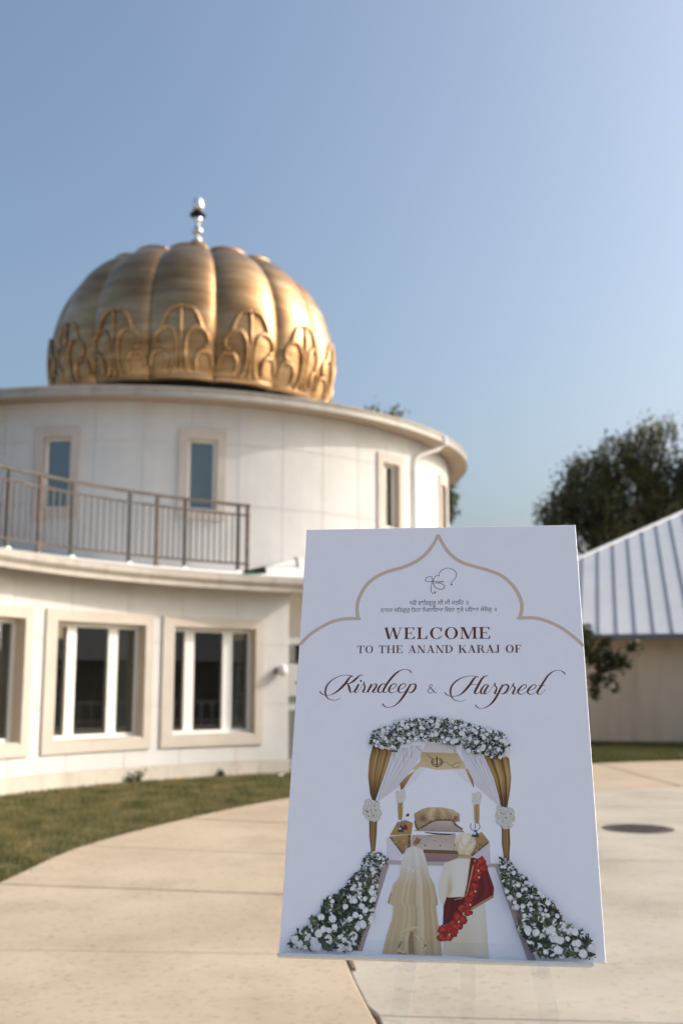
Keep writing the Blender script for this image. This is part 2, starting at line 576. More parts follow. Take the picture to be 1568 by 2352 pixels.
# forecourt: pale slabs inside the curve of the path
ry = np.array([p[1] for p in crr]); rx = np.array([p[0] for p in crr])
ry = np.concatenate([[-9.0], ry]); rx = np.concatenate([[0.9], rx])
edgeX = lambda y: float(np.interp(y, ry, rx))
fc = obj('forecourt', [(0.3, -9, 0.002), (16, -9, 0.002), (16, 17.4, 0.002), (7.0, 16.6, 0.002), (3.2, 14.9, 0.002), (0.9, 10.9, 0.002), (0.12, 7, 0.002), (0.15, 5, 0.002)], [tuple(range(8))], 'joint_dirt')
tag(fc, kind='structure')
edges = [-9.0, -4.2, 0.4, 4.95, 9.45, 13.6]
def jy(y, x): return y - 0.085 * (x - 2.6)
for a, b in zip(edges[:-1], edges[1:]):
    ys = np.linspace(a, b, 13)
    left = []
    for y in ys:
        x = edgeX(y)
        left.append((x + 0.003, jy(y, x) if y in (a, b) else y))
    left[0] = (left[0][0], left[0][1] + g)
    left[-1] = (left[-1][0], left[-1][1] - g)
    left = [p for i, p in enumerate(left) if i in (0, len(left) - 1) or left[0][1] < p[1] < left[-1][1]]
    ringp = [(16, jy(a, 16) + g), (16, jy(b, 16) - g)] + left[::-1]
    slab('concrete_slab', ringp, 0.022, 'drive_concrete', fc, bottom=0.003)
top = [(edgeX(y) + 0.003, y) for y in np.linspace(jy(13.6, 1.9) + 0.03, 17.45, 16)]
top = [p for p in top if p[0] < 15]
slab('concrete_slab', [(15.2, jy(13.6, 15.2) + g), (15.2, 17.46)] + top[::-1], 0.022, 'drive_concrete', fc, bottom=0.003)

# manhole in the middle of the forecourt
mh = thing('manhole_cover', 'round dark iron manhole cover set in the pale concrete', 'manhole cover', (3.05, 11.5, 0.022))
MB().lathe([(0.36, 0.023), (0.36, 0.027), (0.325, 0.027), (0.325, 0.024)], 3.05, 11.5, 40).build('rim', 'iron', mh)
cov = MB().lathe([(0.318, 0.023), (0.318, 0.0285), (0.0, 0.0285)][:2] + [(0.300, 0.029)], 3.05, 11.5, 40).build('lid', 'iron', mh)
for i in range(-4, 5):
    for j in range(-4, 5):
        x, y = i * 0.062, j * 0.062
        if math.hypot(x, y) < 0.26:
            MB().box(3.05 + x - 0.02, 3.05 + x + 0.02, 11.5 + y - 0.02, 11.5 + y + 0.02, 0.0292, 0.034).build('tread_stud', 'iron', cov)

# ================================================================== curved wing (ground floor)
wg = thing('curved_wing', 'low cream stucco wing with three wide white windows curving round the lawn', 'building', (*wing(134, 0)[:2], 0))
T0, T1 = 116.4, 201.0
WIN = [(165.6, 151.0), (149.2, 134.6), (133.3, 119.8)]
Z0, Z1 = 0.51, 2.56
OPEN = []
for a, b in WIN:
    OPEN.append((b + 1.05, a - 1.55, 0.68, 2.40))
v, f = sheet(wing, T0, T1, 0.0, 3.2, OPEN, -0.008, -0.26)
obj('wall_core', v, f, 'stucco_joint', wg)
joints = [T0 - 0.001, 123.3, 130.7, 138.0, 145.7, 153.5, 161.0, 168.5, 176.0, 183.5, 191.0, T1]
gp = math.degrees(0.005 / WING_R)
rows = [0.24, 1.16, 2.14, 3.06]
for a, b in zip(joints[:-1], joints[1:]):
    for r0, r1 in zip(rows[:-1], rows[1:]):
        v, f = sheet(wing, a + (gp if a > T0 else 0), b - gp, r0 + 0.005, r1 - 0.005, OPEN, 0.0, -0.007)
        if f: obj('wall_panel', v, f, 'stucco', wg)
v, f = sheet(wing, T0 - 0.1, T1, 0.0, 0.235, [], 0.015, -0.006)
obj('plinth', v, f, 'plinth', wg)
# end of the wing towards the entrance
e0, e1 = wing(T0, 0, 0), wing(T0, 0, -3.4)
dv = Vector((e1[0] - e0[0], e1[1] - e0[1], 0)).normalized()
nv = Vector((dv.y, -dv.x, 0))
P = [Vector(wing(T0, 0, -0.001)) + nv * 0.004, Vector(e1) + nv * 0.004, Vector(e1) - nv * 0.2, Vector(wing(T0, 0, -0.001)) - nv * 0.02]
MB().hexa([(p.x, p.y, 0) for p in P] + [(p.x, p.y, 3.05) for p in P]).build('end_wall', 'stucco', wg)

def window_wing(op):
    u0, u1, z0, z1 = op
    a, b = u1 + 1.55, u0 - 1.05
    w = obj('window', *sheet(wing, b, a, Z0, Z1, [op], 0.032, -0.004, 1.5), 'trim', wg)
    w['label'] = 'beige stucco surround with white frame and dark glass'
    d0, d1 = -0.225, -0.16
    fw = 0.42
    fr = MB()
    fr.hexa(bar(wing, u0, u1, z0, z0 + 0.075, d1, d0))
    fr.hexa(bar(wing, u0, u1, z1 - 0.07, z1, d1, d0))
    fr.hexa(bar(wing, u0, u0 + fw, z0 + 0.075, z1 - 0.07, d1 - 0.002, d0))
    fr.hexa(bar(wing, u1 - fw, u1, z0 + 0.075, z1 - 0.07, d1 - 0.002, d0))
    fr.build('frame', 'vinyl', w)
    # sill
    MB().hexa(bar(wing, u0 + 0.02, u1 - 0.02, z0 + 0.001, z0 + 0.022, -0.0, d1 + 0.002)).build('sill', 'trim', w)
    span = u1 - u0
    m1, m2 = u1 - span * 0.255, u1 - span * 0.715
    mw = 0.62
    for mm_ in (m1, m2):
        MB().hexa(bar(wing, mm_ - mw, mm_ + mw, z0 + 0.075, z1 - 0.07, d1 + 0.012, d0)).build('mullion', 'vinyl', w)
    cells = [(m1 + mw, u1 - fw), (m2 + mw, m1 - mw), (u0 + fw, m2 - mw)]
    for c0, c1 in cells:
        MB().hexa(bar(wing, c0, c1, z0 + 0.075, z1 - 0.07, d1 - 0.03, d1 - 0.042)).build('pane', 'window_glass', w)
    # curtain drawn to the right hand side
    V, F = [], []
    n = 26
    for i in range(n + 1):
        u = u0 - 0.4 + (span * 0.20) * i / n
        dd = -0.34 + 0.03 * math.sin(i * 1.9)
        V += [wing(u, z0 - 0.05, dd), wing(u, z1 + 0.05, dd)]
    for i in range(n): F.append((2 * i, 2 * i + 2, 2 * i + 3, 2 * i + 1))
    obj('curtain', V, F, 'curtain', w, True)
for op in OPEN: window_wing(op)
# room behind the glass
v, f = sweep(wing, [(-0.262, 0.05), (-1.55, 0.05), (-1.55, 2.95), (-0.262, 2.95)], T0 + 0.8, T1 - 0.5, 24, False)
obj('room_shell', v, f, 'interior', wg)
# eave: soffit, gutter, roof deck
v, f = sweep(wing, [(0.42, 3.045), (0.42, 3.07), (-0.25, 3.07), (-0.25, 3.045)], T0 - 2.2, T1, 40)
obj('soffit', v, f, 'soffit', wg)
v, f = sweep(wing, [(0.432, 3.01), (0.432, 3.08), (0.455, 3.11), (0.48, 3.15), (0.48, 3.215), (0.465, 3.225), (0.45, 3.215), (0.422, 3.09), (0.422, 3.01)], T0 - 2.4, T1, 44)
obj('gutter', v, f, 'gutter', wg)
v, f = sweep(wing, [(0.41, 3.185), (0.41, 3.23), (-0.15, 3.33), (-0.30, 3.385), (-1.0, 3.41), (-2.6, 3.46), (-2.6, 3.40), (-0.3, 3.20)], T0 - 2.0, T1, 40)
obj('roof_deck', v, f, 'membrane', wg)
v, f = sweep(wing, [(0.423, 3.230), (0.423, 3.247), (0.25, 3.287), (0.25, 3.267)], T0 - 2.0, T1, 40)
obj('drip_edge', v, f, 'gutter', wg)

# entrance lobby recessed behind the end of the wing
LY = 19.75
lob = MB()
lob.box(-2.4, -1.22, LY, LY + 0.2, 0, 3.2)
lob.box(-1.22, 1.2, LY, LY + 0.2, 2.32, 3.2)
lob.box(1.2, 3.2, LY, LY + 0.2, 0, 3.2)
lob.build('lobby_wall', 'trim', wg)
MB().box(-1.6, 3.2, 18.75, LY - 0.03, 0.002, 0.10).build('landing', 'drive_concrete', wg)
dr = MB()
dr.box(-1.22, 1.2, LY - 0.03, LY + 0.03, 2.20, 2.32)
for x in (-1.22, -0.16, 0.08, 1.12): dr.box(x, x + 0.08, LY - 0.03, LY + 0.03, 0.101, 2.20)
cells = ((-1.14, -0.16), (-0.08, 0.08), (0.16, 1.12))
for x0, x1 in cells:
    dr.box(x0, x1, LY - 0.028, LY + 0.028, 0.101, 0.16)
    dr.box(x0, x1, LY - 0.028, LY + 0.028, 1.03, 1.14)
door = dr.build('door', 'vinyl', wg)
for x0, x1 in cells:
    for z0, z1 in ((0.16, 1.03), (1.14, 2.20)):
        MB().box(x0, x1, LY - 0.005, LY + 0.005, z0, z1).build('pane', 'window_glass', door)
MB().box(-0.95, -0.60, LY - 0.020, LY - 0.016, 1.28, 1.85).build('notice', 'paper', door)
MB().box(-0.84, -0.70, LY - 0.0215, LY - 0.0205, 1.49, 1.53).build('notice_line', 'ink_blue', door)
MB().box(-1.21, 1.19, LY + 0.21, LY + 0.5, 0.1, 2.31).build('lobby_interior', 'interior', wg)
# lobby roof: a low white hip that rises from behind the end of the gutter
rv = [(-1.95, 19.2, 3.16), (3.4, 19.9, 3.16), (3.4, 25.5, 3.16), (-1.95, 25.5, 3.16),
      (-1.95, 19.2, 3.31), (3.4, 19.9, 3.31), (3.4, 25.5, 3.31), (-1.95, 25.5, 3.31), (0.35, 21.9, 4.5), (1.6, 21.9, 4.5), (1.6, 23.0, 4.5), (0.35, 23.0, 4.5)]
rf = [(3, 2, 1, 0), (0, 1, 5, 4), (1, 2, 6, 5), (2, 3, 7, 6), (3, 0, 4, 7), (4, 5, 9, 8), (5, 6, 10, 9), (6, 7, 11, 10), (7, 4, 8, 11), (8, 9, 10, 11)]
obj('lobby_roof', rv, rf, 'membrane', wg)
MB().tube([(-0.78, 19.95, 3.52), (-0.84, 20.0, 3.80), (-0.88, 20.0, 3.82)], 0.022).build('vent_pipe', 'grey_steel', wg)
MB().tube([(-1.75, 19.5, 3.36), (-1.1, 19.6, 3.40), (-0.2, 19.75, 3.42)], 0.016).build('roof_cable', 'grey_steel', wg)

# ================================================================== railing on the deck
rl = thing('deck_railing', 'rusty brown steel railing along the roof deck of the low wing', 'railing', wing(136, 3.38, -0.35))
RD = -0.35
ZB, ZT = 3.385, 4.55
posts = [(152.5, 'dark_steel'), (148.3, 'rust_steel'), (144.0, 'dark_steel'), (136.4, 'dark_steel'), (132.8, 'rust_steel'), (129.1, 'dark_steel'), (122.1, 'dark_steel'), (120.9, 'rust_steel'),
         (160.0, 'dark_steel'), (156.3, 'rust_steel'), (167.5, 'dark_steel'), (175.0, 'dark_steel'), (182.5, 'dark_steel'), (190.0, 'dark_steel'), (200.5, 'dark_steel')]
hw = math.degrees(0.027 / 8.35)
for t, m in posts:
    pz = ZB + 0.0
    p = MB().hexa(bar(wing, t - hw, t + hw, pz, ZT - 0.02, RD + 0.022, RD - 0.022)).build('post', m, rl)
    MB().hexa(bar(wing, t - 1.6 * hw, t + 1.6 * hw, pz, pz + 0.03, RD + 0.05, RD - 0.04)).build('base_plate', 'membrane' if m == 'dark_steel' else 'rust_steel', p)
for nm, z, h, w in (('top_rail', ZT - 0.02, 0.045, 0.026), ('middle_rail', ZT - 0.19, 0.035, 0.016), ('bottom_rail', ZB + 0.13, 0.035, 0.016)):
    v, f = sweep(wing, [(RD + w, z), (RD + w, z + h), (RD - w, z + h), (RD - w, z)], 120.6, 200.8, 80)
    obj(nm, v, f, 'rail_steel', rl)
pt = sorted(t for t, m in posts)
th = math.degrees(0.009 / 8.35)
proto_bal = None
for a, b in zip(pt[:-1], pt[1:]):
    n = max(0, int(round((b - a) / 0.80)) - 1)
    for i in range(1, n + 1):
        t = a + (b - a) * i / (n + 1)
        MB().hexa(bar(wing, t - th, t + th, ZB + 0.165, ZT - 0.19, RD + 0.009, RD - 0.009)).build('baluster', 'grey_steel', rl)
sc = thing('roof_scrap', 'small dark scrap on a green sheet at the end of the roof railing', 'scrap', wing(120.6, 3.36, -0.2))
a = Vector(wing(121.0, 3.335, -0.10))
MB().hexa([tuple(a + Vector(q)) for q in ((-.16, -.10, .0), (.22, -.05, .0), (.24, .10, .02), (-.14, .06, .02), (-.12, -.08, .05), (.20, -.03, .13), (.22, .08, .15), (-.10, .05, .07))]).build('scrap_block', 'shade_scrap_black', sc)
MB().hexa([tuple(a + Vector(q)) for q in ((-.10, -.18, -.02), (.16, -.14, -.02), (.16, -.06, .0), (-.10, -.11, .0), (-.09, -.17, .0), (.15, -.13, .0), (.15, -.07, .02), (-.09, -.11, .02))]).build('sheet', 'green_sheet', sc)

# ================================================================== round hall with the dome
hl = thing('domed_hall', 'round cream hall with ring gutter and a ribbed golden dome on top', 'building', (HALL[0], HALL[1], 0))
HW = [-97.5, -75.4, -39.7, -16.5]
HOP = [(t - 2.25, t + 2.25, 4.66, 5.99) for t in HW]
v, f = sheet(hall, -180, 180, 0.0, 6.70, HOP, -0.008, -0.28, 3)
obj('wall_core', v, f, 'stucco_joint', hl)
ga = math.degrees(0.005 / HALL_R)
js = [-121.0 + 7.32 * i for i in range(19)]
hr = [3.2, 4.76, 5.92, 6.66]
for a, b in zip(js[:-1], js[1:]):
    for r0, r1 in zip(hr[:-1], hr[1:]):
        v, f = sheet(hall, a + ga, b - ga, r0 + 0.005, r1 - 0.005, HOP, 0.0, -0.007)
        obj('wall_panel', v, f, 'stucco', hl)
for op in HOP:
    u0, u1, z0, z1 = op
    w = obj('window', *sheet(hall, u0 - 1.35, u1 + 1.35, 4.47, 6.18, [op], 0.04, -0.003, 2), 'trim_pink', hl)
    w['label'] = 'narrow upright window in a raised plaster surround'
    fr = MB()
    fr.hexa(bar(hall, u0, u1, z0, z0 + 0.05, -0.10, -0.16))
    fr.hexa(bar(hall, u0, u1, z1 - 0.05, z1, -0.10, -0.16))
    fr.hexa(bar(hall, u0, u0 + 0.5, z0 + 0.05, z1 - 0.05, -0.102, -0.16))
    fr.hexa(bar(hall, u1 - 0.5, u1, z0 + 0.05, z1 - 0.05, -0.102, -0.16))
    fr.build('frame', 'vinyl', w)
    MB().hexa(bar(hall, u0 + 0.5, u1 - 0.5, z0 + 0.05, z1 - 0.05, -0.135, -0.145)).build('pane', 'window_glass', w)
    MB().hexa(bar(hall, u0, u1, z0, z1, -0.20, -0.21)).build('blind', 'blind', w)
# eave ring
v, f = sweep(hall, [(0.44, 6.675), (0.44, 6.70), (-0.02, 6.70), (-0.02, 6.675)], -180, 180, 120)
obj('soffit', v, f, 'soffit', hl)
v, f = sweep(hall, [(0.442, 6.66), (0.47, 6.66), (0.47, 6.72), (0.445, 6.76), (0.465, 6.81), (0.47, 6.84), (0.45, 6.85), (0.40, 6.835), (0.40, 6.71), (0.442, 6.705)], -180, 180, 120)
obj('gutter', v, f, 'gutter', hl)
MB().lathe([(HALL_R + 0.42, 6.76), (HALL_R + 0.42, 6.82), (5.0, 7.12), (3.6, 7.40), (2.9, 7.55)], HALL[0], HALL[1], 96).build('roof', 'membrane', hl, True)
# downspout
q = [hall(-27.6, 6.70, 0.43), hall(-27.8, 6.58, 0.42), hall(-28.6, 6.50, 0.38), hall(-31.4, 6.34, 0.12), hall(-32.4, 6.24, 0.055), hall(-32.6, 6.10, 0.055), hall(-32.6, 0.2, 0.055)]
MB().tube([Vector(p) for p in q], 0.04, 8).build('downspout', 'vinyl', hl, True)
MB().tube([Vector(hall(-27.6, 6.80, 0.485)), Vector(hall(-27.6, 6.60, 0.485))], 0.05, 8).build('gutter_outlet', 'vinyl', hl)

# dome
DC = (-3.72, 26.44)
NG = 14
PH = math.atan2(-DC[1], -DC[0])             # bearing from the dome to the viewer's side
MB().lathe([(2.9, 7.3), (2.9, 7.62), (2.78, 7.8), (2.78, 8.5), (2.6, 8.55)], DC[0], DC[1], 64).build('dome_neck', 'shade_scrap_black', hl, True)  # near-black colour stands in for the shade in the gap under the dome
prof = catmull([(3.28, 8.17), (3.42, 8.19), (3.52, 8.36), (3.60, 8.75), (3.655, 9.20), (3.64, 9.70), (3.54, 10.20), (3.36, 10.68), (3.08, 11.13), (2.78, 11.42), (2.54, 11.58), (2.38, 11.66), (2.28, 11.68), (2.20, 11.63), (2.17, 11.52), (2.16, 11.35)], 4)
PR = np.array(prof)
hwid = PI / NG
def gore_pt(u, r, z, off=0.0):
    """u in -1..1 across the gore, ridge radius r at height z"""
    t = min(1.0, max(0.0, (z - 10.4) / 1.3))
    crease = 0.952 - 0.03 * t * t
    k = crease + (1 - crease) * (1 - abs(u) ** 2.2) ** 0.75
    rr_ = r * k + off
    zz = z + 0.06 * t * t * t * (1 - abs(u) ** 2)
    a = u * hwid
    rr_ *= 0.966
    return (rr_ * math.cos(a), rr_ * math.sin(a), zz)
V, F = [], []
NU = 18
for (r, z) in prof:
    for i in range(NU + 1):
        u = -1 + 2 * i / NU
        V.append(gore_pt(u, r, z))
K = NU + 1
for j in range(len(prof) - 1):
    for i in range(NU): F.append((j * K + i, j * K + i + 1, (j + 1) * K + i + 1, (j + 1) * K + i))
gore_me = mesh('dome_gore', V, F, 'dome_gold', True)
# embossed lotus petal on the foot of each gore
zs_main = PR[:46]
def rid(z):
    i = np.argsort(PR[:40, 1])
    return float(np.interp(z, PR[:40, 1][i], PR[:40, 0][i]))
def emb(path_):
    out = []
    for (x, y) in catmull(path_, 5):
        u = (x - 745) / 150
        z = 8.24 + (890 - y) / 290 * 1.55
        u = max(-0.97, min(0.97, u))
        out.append(gore_pt(u, rid(z), z, 0.028))
    return out
right = [[(745, 600), (790, 612), (815, 650), (832, 695), (856, 722), (858, 760), (838, 774)],
         [(832, 698), (795, 692), (768, 735), (762, 800), (770, 860), (788, 884)],
         [(848, 782), (872, 800), (884, 850)], [(850, 792), (826, 790), (806, 825), (812, 872)]]
rb = MB()
rb.tube(emb([(742, 602), (743, 700), (745, 800), (745, 888)]), 0.042, 8)
for p in right:
    rb.tube(emb(p), 0.046, 8)
    rb.tube(emb([(1490 - x, y) for x, y in p]), 0.046, 8)
rel_me = mesh('petal_relief', rb.v, rb.f, 'dome_gold', True)
rim = MB().tube([gore_pt(-1 + 0.1 * i, 3.47, 8.23, 0.0) for i in range(21)], 0.04, 6)
rim_me = mesh('foot_rim', rim.v, rim.f, 'dome_gold', True)
lipt = MB().tube([gore_pt(-0.93 + 0.093 * i, 2.335, 11.685, 0.0) for i in range(21)], [0.02] + [0.05] * 19 + [0.02], 8)
lip_me = mesh('top_lip', lipt.v, lipt.f, 'dome_gold', True)
for k in range(NG):
    go = bpy.data.objects.new('dome_gore', gore_me)
    COL.objects.link(go)
    go.parent = hl
    go.location = (DC[0] - HALL[0], DC[1] - HALL[1], 0)
    go.rotation_euler = (0, 0, PH + rad(-5.0) + 2 * PI * k / NG)
    for nm, me in (('petal_relief', rel_me), ('foot_rim', rim_me), ('top_lip', lip_me)):
        ro = bpy.data.objects.new(nm, me)
        COL.objects.link(ro)
        ro.parent = go
MB().lathe([(2.19, 11.40), (2.10, 11.62), (1.6, 11.86), (1.0, 12.10), (0.55, 12.34), (0.34, 12.52), (0.25, 12.68), (0.16, 12.76)], DC[0], DC[1], 32).build('dome_crown', 'dome_gold', hl, True)
fin = MB().lathe([(0.10, 12.74), (0.13, 12.80), (0.06, 12.86), (0.05, 12.92), (0.125, 12.99), (0.145, 13.05), (0.12, 13.11), (0.05, 13.17), (0.045, 13.24), (0.10, 13.33), (0.115, 13.40), (0.07, 13.47), (0.05, 13.50)], DC[0], DC[1], 20).build('finial', 'chrome', hl, True)
MB().lathe([(0.06, 13.49), (0.20, 13.47), (0.215, 13.50), (0.17, 13.56), (0.10, 13.60)], DC[0], DC[1], 20).build('finial_collar', 'black_cap', fin, True)
MB().lathe([(0.06, 13.60), (0.135, 13.64), (0.15, 13.72), (0.14, 13.84), (0.12, 13.92), (0.05, 13.98)], DC[0], DC[1], 20).build('finial_globe', 'bulb', fin, True)

# wall lamp beside the entrance corner
wl = thing('wall_lamp', 'small wall lamp on the bare pier right of the last window', 'lamp', wing(117.8, 1.72))
lb = Vector(wing(117.9, 1.72, 0.0)); ln = (Vector((YARD[0], YARD[1], 1.72)) - lb).normalized()
MB().tube([lb, lb + ln * 0.05], 0.055, 16).build('base', 'lamp_brown', wl)
MB().tube([lb + ln * 0.05, lb + ln * 0.08 + Vector((0, 0, -0.005))], [0.05, 0.055], 12).build('arm', 'lamp_brown', wl)
hd = lb + ln * 0.10 + Vector((0.05, 0.02, 0.0))
MB().lathe([(0.03, hd.z - 0.10), (0.07, hd.z - 0.07), (0.085, hd.z), (0.07, hd.z + 0.06), (0.03, hd.z + 0.09)], hd.x, hd.y, 16).build('globe', 'lamp_white', wl, True)

# ================================================================== outbuilding on the right
ob = thing('outbuilding', 'shaded beige building under a hipped roof of pale standing seam metal', 'building', (12, 28.0, 0))
OA, EZ, SL = 0.246, 2.733, 0.518           # turned a little towards the forecourt; eave height and roof slope
oex, oup = Vector((math.cos(OA), -math.sin(OA), 0)), Vector((math.sin(OA), math.cos(OA), 0))
def O(u, t, z): return tuple(Vector((7.0, 27.3, z)) + oex * u + oup * t)
def obox(u0, u1, t0, t1, z0, z1):
    return [O(u0, t0, z0), O(u1, t0, z0), O(u1, t1, z0), O(u0, t1, z0), O(u0, t0, z1), O(u1, t0, z1), O(u1, t1, z1), O(u0, t1, z1)]
UL, UR, TR = -3.22, 20.6, 13.0
MB().hexa(obox(UL + 0.5, UR - 0.5, 0.65, 25.5, 0.0, 2.66)).build('wall', 'outwall', ob)
def ttop(u): return min(1.074 * (u + 5.47), 1.074 * (23.0 - u), TR)
QF = [(3, 2, 1, 0), (4, 5, 6, 7), (0, 1, 5, 4), (1, 2, 6, 5), (2, 3, 7, 6), (3, 0, 4, 7)]
u, n = UL, 0
while u < UR - 0.01:
    u1 = min(u + 0.449, UR)
    a, b = ttop(u), ttop(u1)
    q = lambda uu, t, d: O(uu, t, EZ + SL * t + d)
    obj('roof_panel', [q(u + .004, 0, -.03), q(u1 - .004, 0, -.03), q(u1 - .004, b, -.03), q(u + .004, a, -.03), q(u + .004, 0, 0), q(u1 - .004, 0, 0), q(u1 - .004, b, 0), q(u + .004, a, 0)], QF, 'roof_metal', ob)
    if n:
        w0, w1 = u - 0.017, u + 0.017
        obj('roof_seam', [q(w0, -.01, 0), q(w1, -.01, 0), q(w1, a, 0), q(w0, a, 0), q(w0, -.01, .036), q(w1, -.01, .036), q(w1, a, .036), q(w0, a, .036)], QF, 'roof_rib', ob)
    u = u1
    n += 1
zt = lambda t: EZ + SL * t
ta = ttop(UL)
uh = TR / 1.074 - 5.47
ur = 23.0 - TR / 1.074
MB().tube([O(UL, ta, zt(ta) + .02), O(uh, TR, zt(TR) + .02)], 0.07, 8).build('hip_cap', 'roof_metal', ob)
MB().tube([O(uh, TR, zt(TR) + .02), O(ur, TR, zt(TR) + .02)], 0.07, 8).build('ridge_cap', 'roof_metal', ob)
tb = ttop(UR)
obj('roof_back', [O(UL, ta, zt(ta) - .01), O(uh, TR, zt(TR) - .01), O(ur, TR, zt(TR) - .01), O(UR, tb, zt(tb) - .01), O(UR, 26, zt(tb)), O(UL, 26, zt(ta))],
    [(0, 1, 5), (1, 2, 4, 5), (2, 3, 4)], 'roof_metal', ob)
for uu, tt in ((UL + 0.5, ta), (UR - 0.6, tb)):
    MB().add([O(uu, 0.65, 2.66), O(uu, tt, zt(tt) - .1), O(uu, 25.5, zt(tt) - .1), O(uu, 25.5, 2.66), O(uu + .1, 0.65, 2.66), O(uu + .1, tt, zt(tt) - .1), O(uu + .1, 25.5, zt(tt) - .1), O(uu + .1, 25.5, 2.66)],
             [(0, 1, 2, 3), (7, 6, 5, 4), (0, 4, 5, 1), (1, 5, 6, 2), (2, 6, 7, 3), (3, 7, 4, 0)]).build('gable_wall', 'outwall', ob)
MB().hexa(obox(UL, UR, -0.10, 0.0, EZ - 0.14, EZ - 0.012)).build('gutter', 'roof_rib', ob)
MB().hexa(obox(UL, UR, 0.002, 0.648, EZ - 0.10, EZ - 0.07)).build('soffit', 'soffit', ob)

# neighbouring house mirrored in the wing's windows
nh = thing('neighbour_house', 'dark brick gabled house mirrored in the windows of the low wing', 'house', (27, 8, 0))
MB().box(23.5, 31.0, -1.0, 23.0, 0, 2.5).build('wall', 'house_brick', nh)
obj('roof', [(23.0, -1.5, 2.4), (31.5, -1.5, 2.4), (31.5, 23.5, 2.4), (23.0, 23.5, 2.4), (27.2, 3.0, 3.9), (27.2, 18.0, 3.9)],
    [(3, 2, 1, 0), (0, 1, 4), (2, 3, 5), (0, 4, 5, 3), (1, 2, 5, 4)], 'house_roof', nh)
for y0 in (3.2, 7.0, 11.0, 15.0, 19.0):
    w = MB().box(23.44, 23.52, y0, y0 + 1.2, 1.0, 2.2).build('window', 'vinyl', nh)
    MB().box(23.42, 23.438, y0 + 0.08, y0 + 1.12, 1.08, 2.12).build('pane', 'window_glass', w)
fe = thing('low_fence', 'low pale fence mirrored in the foot of the wing windows', 'fence', (15.8, 8, 0))
for z in (0.25, 0.85): MB().box(15.78, 15.84, 1.0, 21.0, z, z + 0.07).build('rail', 'plinth', fe)
for i in range(51): MB().box(15.76, 15.78, 1.1 + i * 0.39, 1.16 + i * 0.39, 0.05, 0.95).build('picket', 'plinth', fe)

# ================================================================== trees
def crown_points(lobes, per, spread, nleaf):
    C = []
    for (x, y, z, rx, ry, rz_) in lobes:
        n = int(per * (rx * ry * rz_) ** (2 / 3))
        d = RNG.normal(size=(n, 3))
        d /= np.linalg.norm(d, axis=1)[:, None]
        r = RNG.uniform(0.25, 1.0, (n, 1)) ** 0.5
        c = d * r * np.array([rx, ry, rz_]) + np.array([x, y, z])
        for q in c:
            s = spread * RNG.uniform(0.6, 1.4)
            C.append(q + RNG.normal(size=(nleaf, 3)) * np.array([s, s, s * 1.25]))
    return np.concatenate(C)

def px(x, y, Y):
    """ground-plan helper used while laying out the trees: bearing -> place at depth Y"""
    return ((x - 784) / 2480 * Y * 1.02, Y, 1.5 + (1570 - y) / 2480 * Y * 1.02)

wt = thing('willow_tree', 'big dark drooping tree rising behind the metal roof', 'tree', (14.8, 55, 0))
Yw = 55.0
lob_ = []
for (x, y, r, k) in [(1285, 1185, 52, .8), (1300, 1150, 40, .7), (1350, 1110, 58, 1), (1345, 1180, 70, 1), (1415, 1080, 66, 1), (1430, 1160, 90, 1.2), (1470, 1040, 46, .9), (1525, 1125, 72, 1.1), (1500, 995, 26, .6), (1540, 985, 22, .5), (1620, 1110, 70, 1), (1640, 1040, 66, 1), (1660, 1150, 110, 1.2), (1400, 1230, 80, 1), (1520, 1210, 90, 1), (1250, 1205, 30, .5)]:
    c = px(x, y, Yw + RNG.uniform(-1.2, 1.2))
    R_ = r / 2480 * Yw
    lob_.append((c[0], c[1], c[2], R_, R_ * 1.1 * k, R_))
tr = MB()
tr.tube([(14.8, 55, 0), (14.7, 55, 2.5), (14.9, 55.1, 5.0)], [0.55, 0.42, 0.36], 10)
for (x, y, z, rx, ry, rz_) in lob_:
    s = Vector((14.85, 55.05, random.uniform(3.5, 5.0)))
    e_ = Vector((x, y, z + rz_ * 0.4))
    mid = s.lerp(e_, 0.5) + Vector((0, 0, 0.8))
    tr.tube([s, mid, e_], [0.22, 0.13, 0.05], 6)
tr.build('trunk', 'bark', wt, True)
C = crown_points(lob_, 24, 0.30, 36)
# hanging strands under the lobes
st = []
for (x, y, z, rx, ry, rz_) in lob_:
    for i in range(int(12 * rx)):
        a = RNG.uniform(0, 2 * PI)
        k = RNG.uniform(0.5, 1.0)
        bx, by = x + rx * k * math.cos(a), y + ry * k * math.sin(a)
        bz = z + rz_ * math.sqrt(max(0, 1 - k * k)) * RNG.uniform(0.2, 1)
        m_ = int(RNG.uniform(12, 34))
        L_ = m_ * 0.055
        zz = bz - np.linspace(0, L_, m_)
        st.append(np.stack([bx + RNG.normal(size=m_) * 0.05, by + RNG.normal(size=m_) * 0.05, zz], 1))
C = np.concatenate([C] + st)
leaves('crown', C, 0.30, 0.085, 'willow_leaf', 0.9, wt)

